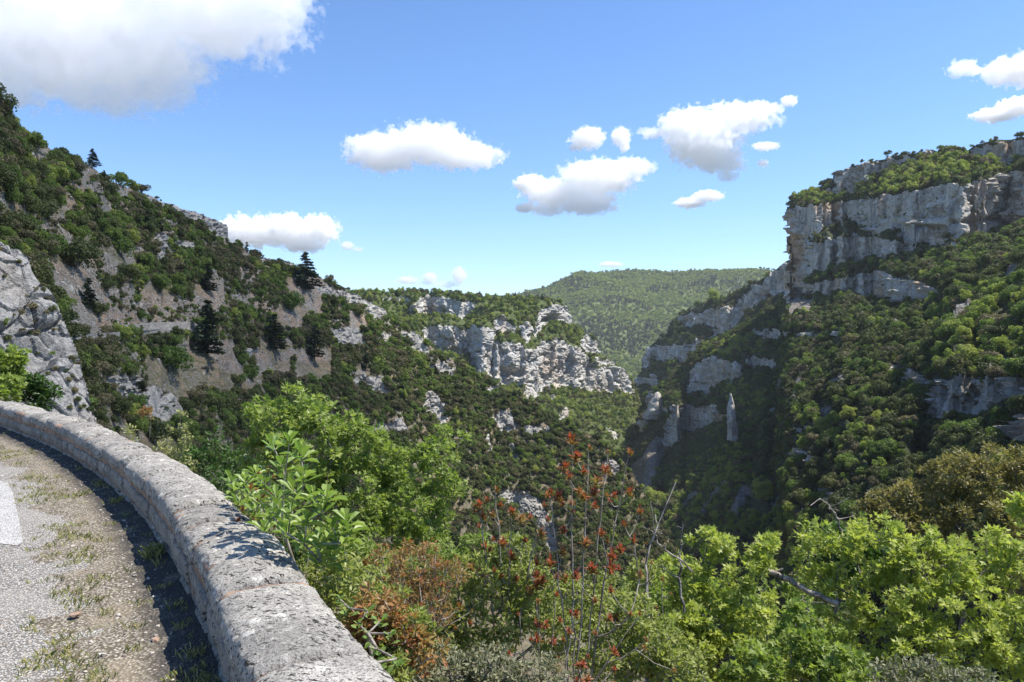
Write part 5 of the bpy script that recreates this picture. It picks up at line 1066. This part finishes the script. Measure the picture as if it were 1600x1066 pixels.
# red tipped terebinth shrubs: bare pale stems, a tuft of red leaves at each tip
def tuft_mesh(seed, red):
    r = np.random.default_rng(seed); n = 44; bv, bf = SLIM; V = []; f = []; ti = []
    for k in range(n):
        az = r.uniform(0, 6.28); el_ = r.uniform(-.1, 1.5); d = np.array([math.cos(az) * math.cos(el_), math.sin(az) * math.cos(el_), math.sin(el_)])
        y_ = np.cross([0, 0, 1.], d); y_ /= np.linalg.norm(y_) + 1e-9; z_ = np.cross(d, y_); s_ = r.uniform(.5, 1.); o = np.array([0, 0, r.uniform(-.5, .2)])
        V += [o + s_ * (b[0] * d + b[1] * 1.3 * y_ + b[2] * z_) for b in bv]; f += [tuple(4 * k + q for q in g_) for g_ in bf]; ti += [float(np.clip((.1 if o[2] > -.15 else .75) + r.normal(0, .15), 0, 1))] * 2
    return mk_mesh('leaf_tuft', V, f, M['terebinth_red_leaf'] if red else M['rust_leaf'], fattr={'tint': ti})
TUFT = [tuft_mesh(800 + q, True) for q in range(5)]; TUFTR = [tuft_mesh(820 + q, False) for q in range(4)]
def terebinth(label, base, tips, side_n, size, seed, meshes, wl=.12, rt=.0032):
    r = np.random.default_rng(seed); root = root_at(*base); t_ = thing('terebinth_shrub', label, 'shrub', tuple(root), 'red tipped terebinth shrubs'); att = np.array([px3(*q) for q in tips]); top = att.mean(0)
    ex = []
    for a in att:
        for _ in range(side_n): ex.append(a + np.array([r.uniform(-.16, .16), r.uniform(-.12, .12), -r.uniform(.08, .45)]))
    att2 = np.concatenate([att, np.array(ex)]) if ex else att
    order = np.argsort(-att[:, 2]); main = []
    for i_ in order:
        if all(abs(att[i_][0] - att[m_][0]) > .085 for m_ in main) and len(main) < 9: main.append(i_)
    nodes = [root]; par = [-1]
    for i_ in main:
        a = att[i_]; last = 0; ctrl = root + (a - root) * np.array([.28, .28, .55]) + r.normal(size=3) * .03; nn_ = max(6, int(np.linalg.norm(a - root) / .12))
        for k in range(1, nn_ + 1):
            q_ = k / nn_; nodes.append((1 - q_) ** 2 * root + 2 * q_ * (1 - q_) * ctrl + q_ * q_ * a + r.normal(size=3) * .006); par.append(last); last = len(nodes) - 1
    for i_ in order[::-1]:
        if i_ in main: continue
        a = att[i_]; Nn = np.array(nodes); dv = Nn - a; hd = np.hypot(dv[:, 0], dv[:, 1]); j = int(np.argmin(hd * 1.2 + np.abs(dv[:, 2]) + 4 * np.clip(dv[:, 2] + .8 * hd, 0, 9)))
        p0 = nodes[j]; last = j
        for k in (1, 2, 3):
            q_ = k / 3; nodes.append(p0 + (a - p0) * np.array([q_ ** .8, q_ ** .8, q_ ** 1.2])); par.append(last); last = len(nodes) - 1
    nodes = np.array(nodes); par = np.array(par); n1 = len(nodes)
    nodes, par2 = list(nodes), list(par)
    for a in ex:
        Nn = np.array(nodes[:n1]); d = np.linalg.norm(Nn - a, axis=1) + .8 * np.clip(Nn[:, 2] - a[2] + .06, 0, 9); j = int(np.argmin(d)); mid_ = (nodes[j] + a) / 2 - np.array([0, 0, .02]); nodes.append(mid_); par2.append(j); nodes.append(a); par2.append(len(nodes) - 2)
    tubes('stem', np.array(nodes) - root, np.array(par2), rt * .75, .42, M['twig'], t_, 5)
    for a in att2:
        o = link('leaf_tuft', (meshes if r.random() < .72 else TUFTR)[int(r.integers(4))], t_); o.location = Vector(a - root); s_ = size * r.uniform(.4, 1.1); o.scale = (s_, s_, s_ * 1.1); o.rotation_euler = (r.uniform(-.3, .3), r.uniform(-.3, .3), r.uniform(0, 6.28))
terebinth('tallest red tipped shrub with bare pale stems, in the centre foreground', (900, 5.0), [(893, 688, 5.1), (900, 715, 5.05), (912, 738, 5.05), (922, 700, 5.1), (950, 706, 5.2), (985, 708, 5.3), (888, 745, 5), (905, 770, 5), (930, 770, 5), (945, 735, 5.1), (960, 775, 5.1), (984, 770, 5.2), (975, 820, 5.1), (1000, 800, 5.2),
           (860, 770, 5.1), (895, 800, 5), (990, 845, 5.1), (940, 835, 5), (880, 830, 5), (915, 850, 4.9), (955, 890, 5), (900, 900, 4.9), (860, 880, 4.9), (1000, 900, 5.1), (930, 940, 4.8), (875, 970, 4.8), (985, 960, 4.9)], 1, .062, 710, TUFT)
terebinth('red tipped shrub left of the tallest one, before the pale slab', (790, 5.2), [(748, 790, 5.3), (762, 782, 5.3), (776, 766, 5.3), (782, 790, 5.25), (755, 808, 5.3), (742, 800, 5.3), (770, 805, 5.2), (800, 800, 5.2), (815, 812, 5.2), (850, 790, 5.2), (856, 812, 5.2), (845, 835, 5.1), (820, 845, 5.1), (785, 850, 5.1), (800, 870, 5.1), (765, 860, 5.2),
           (838, 880, 5.), (755, 900, 5.1)], 1, .058, 711, TUFT)
terebinth('rust tipped shrub among green leaves, low in the middle', (850, 4.6), [(840, 940, 4.6), (870, 930, 4.6), (810, 960, 4.6), (900, 960, 4.6), (930, 990, 4.5), (880, 1000, 4.5), (840, 1000, 4.5), (960, 1020, 4.5), (910, 1040, 4.4), (870, 1045, 4.4), (1000, 960, 4.8), (1010, 1000, 4.7)], 2, .045, 712, TUFT)
terebinth('orange tipped twiggy shrub right of the parapet end', (660, 4.8), [(570, 880, 4.9), (590, 862, 4.95), (615, 870, 4.9), (640, 850, 5), (660, 866, 4.95), (680, 858, 5), (700, 880, 4.9), (600, 905, 4.8), (630, 900, 4.8), (655, 910, 4.8), (690, 915, 4.8), (575, 930, 4.7), (620, 940, 4.7), (660, 945, 4.7), (700, 950, 4.7), (640, 985, 4.6)], 3, .040, 713, TUFTR)
terebinth('small reddish shoots amid the big oval leaves over the parapet', (440, 5.4), [(405, 740, 5.3), (415, 752, 5.3), (428, 745, 5.3), (400, 765, 5.4), (420, 735, 5.3)], 4, .035, 714, TUFT)
terebinth('reddish bare twigs at the left side of the lime green sapling', (1020, 5.4), [(1010, 850, 5.5), (1018, 880, 5.4), (1035, 905, 5.4), (1005, 930, 5.3), (1025, 950, 5.3)], 1, .032, 715, TUFTR)
# bare branches
def bare(label, base, pts, seed, r0=.012, mat='bark'):
    root = px3(*pts[0]); t_ = thing('bare_branch', label, 'branch', tuple(root)); r = np.random.default_rng(seed); nd = [px3(*q) for q in pts]; nodes = []; par = []
    for i, q in enumerate(nd[:-1]):
        for k in range(4): nodes.append(q + (nd[i + 1] - q) * k / 4 + r.normal(size=3) * .008); par.append(len(nodes) - 2)
    nodes.append(nd[-1]); par.append(len(nodes) - 2); m0 = len(nodes)
    for k in range(5):
        j = int(r.integers(m0 // 3, m0)); a = nodes[j]; d = r.normal(size=3) * .045 + np.array([0, 0, .03]); nodes += [a + d, a + d * 1.8 + r.normal(size=3) * .04]; par += [j, len(nodes) - 2]
    tubes('branch', np.array(nodes) - root, np.array(par), r0 * .3, .55, M[mat], t_, 6, r0)
bare('thick bare grey branch reaching left out of the lime green maple', None, [(1310, 945, 6.3), (1265, 925, 6.4), (1225, 902, 6.5), (1195, 892, 6.5), (1178, 882, 6.5)], 1, .03, 'twig')
bare('thin dead twig sticking up above the right foreground trees', None, [(1316, 830, 7), (1310, 812, 7), (1298, 795, 7), (1293, 788, 7)], 2, .012, 'twig')
bare('crooked dead twig hanging below the thick bare branch', None, [(1275, 990, 6), (1262, 960, 6), (1258, 950, 6), (1272, 940, 6)], 3, .012, 'twig')
bare('bare upright twigs against the scree, right of the red tips', None, [(1070, 960, 5.6), (1060, 900, 5.7), (1064, 850, 5.8), (1066, 815, 5.8)], 4, .012, 'bark')
bare('pale leafless stem between the two red tipped shrubs', None, [(1000, 1060, 5.2), (1015, 940, 5.3), (1008, 880, 5.4), (1028, 820, 5.5)], 5, .012, 'twig')
bare('bare slanting stem above the upright twigs', None, [(1080, 890, 5.6), (1040, 858, 5.6), (1030, 850, 5.6), (1022, 830, 5.6)], 6, .008, 'twig')
print('foreground', round(time.time() - T0, 1))
# ------------------------------------------------------------------ clouds: real bodies of vapour, far beyond the haze
def vapour(name, dens):
    m = bpy.data.materials.new(name); m.use_nodes = True; n = m.node_tree; n.nodes.clear()
    o = n.nodes.new('ShaderNodeOutputMaterial'); pv = n.nodes.new('ShaderNodeVolumePrincipled'); n.links.new(pv.outputs[0], o.inputs['Volume'])
    pv.inputs['Color'].default_value = (1, 1, 1, 1); pv.inputs['Density'].default_value = dens; pv.inputs['Anisotropy'].default_value = .35
    return m
def cloud(label, Y, ells, seed, thick=.6, tau=5., res=120, nscale=3.2, thr=.1, rough=.76, flat=0., amp=4.6):
    """ells: (u, v, ru, rv) lobes as they stand in the sky at distance Y"""
    k = Y / F; E_ = [(np.array(at(a, b, Y)), c * k, d * k) for a, b, c, d in ells]
    lo = np.array([min(c[0] - 1.2 * a for c, a, b in E_), Y - 1.2 * max(b for c, a, b in E_) * (1 + thick), min(c[2] - 1.25 * b for c, a, b in E_)])
    hi = np.array([max(c[0] + 1.2 * a for c, a, b in E_), Y + 1.2 * max(b for c, a, b in E_) * (1 + thick), max(c[2] + 1.25 * b for c, a, b in E_)]); ctr = (lo + hi) / 2
    ng = bpy.data.node_groups.new('cloud', 'GeometryNodeTree'); ng.interface.new_socket('Geometry', in_out='OUTPUT', socket_type='NodeSocketGeometry')
    N = ng.nodes; L = ng.links; out = N.new('NodeGroupOutput'); vc = N.new('GeometryNodeVolumeCube'); vc.inputs['Min'].default_value = tuple(lo - ctr); vc.inputs['Max'].default_value = tuple(hi - ctr)
    ext = hi - lo; vox = ext.max() / res
    for ax, e in zip('XYZ', ext): vc.inputs['Resolution ' + ax].default_value = max(10, int(e / vox))
    pos = N.new('GeometryNodeInputPosition').outputs[0]
    def mt(op, a, b=0., c=None):
        q = N.new('ShaderNodeMath'); q.operation = op
        for i, x in enumerate((a, b, c)):
            if x is None: continue
            if isinstance(x, (int, float)): q.inputs[i].default_value = x
            else: L.new(x, q.inputs[i])
        return q.outputs[0]
    acc = None
    for c, a, b in E_:
        s_ = N.new('ShaderNodeVectorMath'); s_.operation = 'SUBTRACT'; L.new(pos, s_.inputs[0]); s_.inputs[1].default_value = tuple(c - ctr)
        d_ = N.new('ShaderNodeVectorMath'); d_.operation = 'DIVIDE'; L.new(s_.outputs[0], d_.inputs[0]); d_.inputs[1].default_value = (a, b * (1 + thick), b)
        l_ = N.new('ShaderNodeVectorMath'); l_.operation = 'LENGTH'; L.new(d_.outputs[0], l_.inputs[0])
        e_ = mt('SUBTRACT', 1.0, l_.outputs['Value']); acc = e_ if acc is None else mt('SMOOTH_MAX', acc, e_, .25)
    rm = float(np.mean([b for c, a, b in E_]))
    nz = N.new('ShaderNodeTexNoise'); nz.noise_dimensions = '4D'; nz.inputs['W'].default_value = seed; L.new(pos, nz.inputs['Vector'])
    nz.inputs['Scale'].default_value = nscale / rm * .5; nz.inputs['Detail'].default_value = 7; nz.inputs['Roughness'].default_value = rough
    d = mt('ADD', mt('MULTIPLY', acc, 1.25), mt('MULTIPLY_ADD', nz.outputs[0], amp, -.5 * amp)); d = mt('MINIMUM', mt('MAXIMUM', d, -.2), .5)
    L.new(mt('ADD', d, .2), vc.inputs['Density'])
    vm = N.new('GeometryNodeVolumeToMesh'); vm.inputs['Threshold'].default_value = thr + .2; L.new(vc.outputs[0], vm.inputs[0]); L.new(vm.outputs[0], out.inputs[0])
    me = bpy.data.meshes.new('cloud'); o = link('cloud', me); md = o.modifiers.new('g', 'NODES'); md.node_group = ng
    dg = bpy.context.evaluated_depsgraph_get(); nm = bpy.data.meshes.new_from_object(o.evaluated_get(dg)); o.modifiers.clear(); o.data = nm; o.location = tuple(ctr)
    nm.materials.clear(); nm.materials.append(vapour('cloud_vapour', tau / (2 * rm)))
    tag(o, label, 'cloud'); return o
cloud('huge white cloud with grey heart filling the upper left corner', 2900, [(110, 50, 240, 95), (330, 10, 150, 80), (40, 110, 120, 55), (190, 135, 120, 42), (250, 110, 60, 50), (420, -5, 70, 60)], 7.1, .3, 2.1, 230, 3.0, thr=.05, amp=4.6)
cloud('long flat bottomed white cloud left of the middle of the sky', 4700, [(600, 238, 58, 30), (665, 225, 72, 30), (725, 243, 60, 22)], 3.3, .5, 3.4, 190, 3.4)
cloud('white cloud slanting up to the right, in the middle of the sky', 4600, [(870, 302, 52, 22), (935, 278, 62, 28), (985, 262, 36, 16), (915, 318, 52, 18), (855, 326, 30, 12)], 1.1, .5, 3, 190)
cloud('small round cloud directly left of the slanting cloud', 4700, [(830, 288, 27, 14), (820, 325, 15, 8)], 2.4, .7, 4, 90)
cloud('small ragged cloud above the slanting cloud, left one of a pair', 4000, [(918, 216, 26, 16), (900, 230, 14, 7)], 5.2, .7, 2.5, 80)
cloud('small ragged cloud above the slanting cloud, right one of a pair', 4000, [(970, 214, 15, 14), (975, 230, 9, 8)], 8.2, .7, 2.5, 70)
cloud('tall tapering white cloud, the largest right of the middle', 3900, [(1080, 200, 50, 30), (1100, 225, 55, 36), (1150, 185, 62, 24), (1195, 172, 30, 12), (1125, 250, 38, 22), (1138, 275, 16, 9), (1020, 208, 26, 9)], 4.6, .4, 2.8, 200)
cloud('tiny cloud scrap at the upper right tip of the tapering cloud', 3800, [(1233, 158, 13, 8)], 9.5, .7, 2.5, 50)
cloud('thin cloud wisp right of the tapering cloud', 4100, [(1196, 229, 22, 7), (1192, 255, 9, 6)], 6.6, .7, 2., 70)
cloud('small flat cloud under the tapering cloud', 5200, [(1078, 317, 24, 9), (1108, 306, 24, 9)], 12.5, .7, 4, 80)
cloud('white cloud cut by the right edge, the upper of two', 3200, [(1505, 107, 24, 13), (1575, 112, 40, 22), (1630, 105, 50, 30)], 10.3, .6, 2.6, 120)
cloud('white cloud cut by the right edge, the lower of two', 3400, [(1555, 180, 36, 12), (1600, 165, 40, 14)], 11.8, .7, 4, 90)
cloud('puffy white cloud standing behind the left skyline cliff', 8200, [(390, 362, 62, 24), (450, 360, 50, 24), (495, 358, 34, 22), (475, 382, 30, 14)], 13.4, .6, 5, 170)
cloud('small pale cloud low over the plateau, leftmost of three', 11000, [(637, 438, 18, 7)], 14.2, .6, 1.5, 60)
cloud('small pale cloud low over the plateau, middle one of three', 11000, [(672, 434, 12, 9), (668, 442, 14, 4)], 15.7, .6, 1.2, 60)
cloud('pale ragged cloud low over the plateau, tallest of three', 11000, [(718, 430, 12, 14), (700, 444, 26, 6)], 16.1, .6, 1.4, 70)
cloud('faint flat cloud just above the far hill', 12000, [(955, 413, 22, 5)], 17.9, .6, 1.5, 60)
cloud('faint grey pink cloud dot right of the puffy cloud', 8000, [(543, 384, 11, 7), (560, 390, 8, 4)], 18.4, .6, 1.2, 50)
# a cloud over our heads, above the frame: it keeps the sun off the left slope, as in the photograph
oc = cloud('large cloud standing over the left slope above the view', 900, [(800, 533, 160, 60), (860, 530, 130, 60), (740, 540, 120, 55)], 21.3, 1.6, .75, 120, 1.6, amp=2.0)
oc.rotation_euler = (0, 0, math.radians(100)); oc.scale = (1.25, 1.0, 1.); OC_LOC = (-85 + 900 / math.tan(SUN_EL) * math.sin(SUN_AZ), 235 + 900 / math.tan(SUN_EL) * math.cos(SUN_AZ), 900); oc.location = OC_LOC

# ------------------------------------------------------------------ the air in the gorge
hz = NT('thin_blue_haze'); pv = hz.N('ShaderNodeVolumePrincipled'); pv.inputs['Color'].default_value = (.86, .92, 1, 1); pv.inputs['Density'].default_value = .000042; pv.inputs['Anisotropy'].default_value = .1
hz.L(pv.outputs[0], hz.out.inputs['Volume'])
lo = np.array([-2600, -60, -420.]); hi = np.array([2600, 4700, 480.])
V = [(x, y, z) for z in (lo[2], hi[2]) for x, y in ((lo[0], lo[1]), (hi[0], lo[1]), (hi[0], hi[1]), (lo[0], hi[1]))]
o = link('haze', mk_mesh('haze', V, [(3, 2, 1, 0), (4, 5, 6, 7), (0, 1, 5, 4), (1, 2, 6, 5), (2, 3, 7, 6), (3, 0, 4, 7)], hz.m)); tag(o, 'thin pale blue haze filling the gorge', kind='stuff')
print('all', round(time.time() - T0, 1))
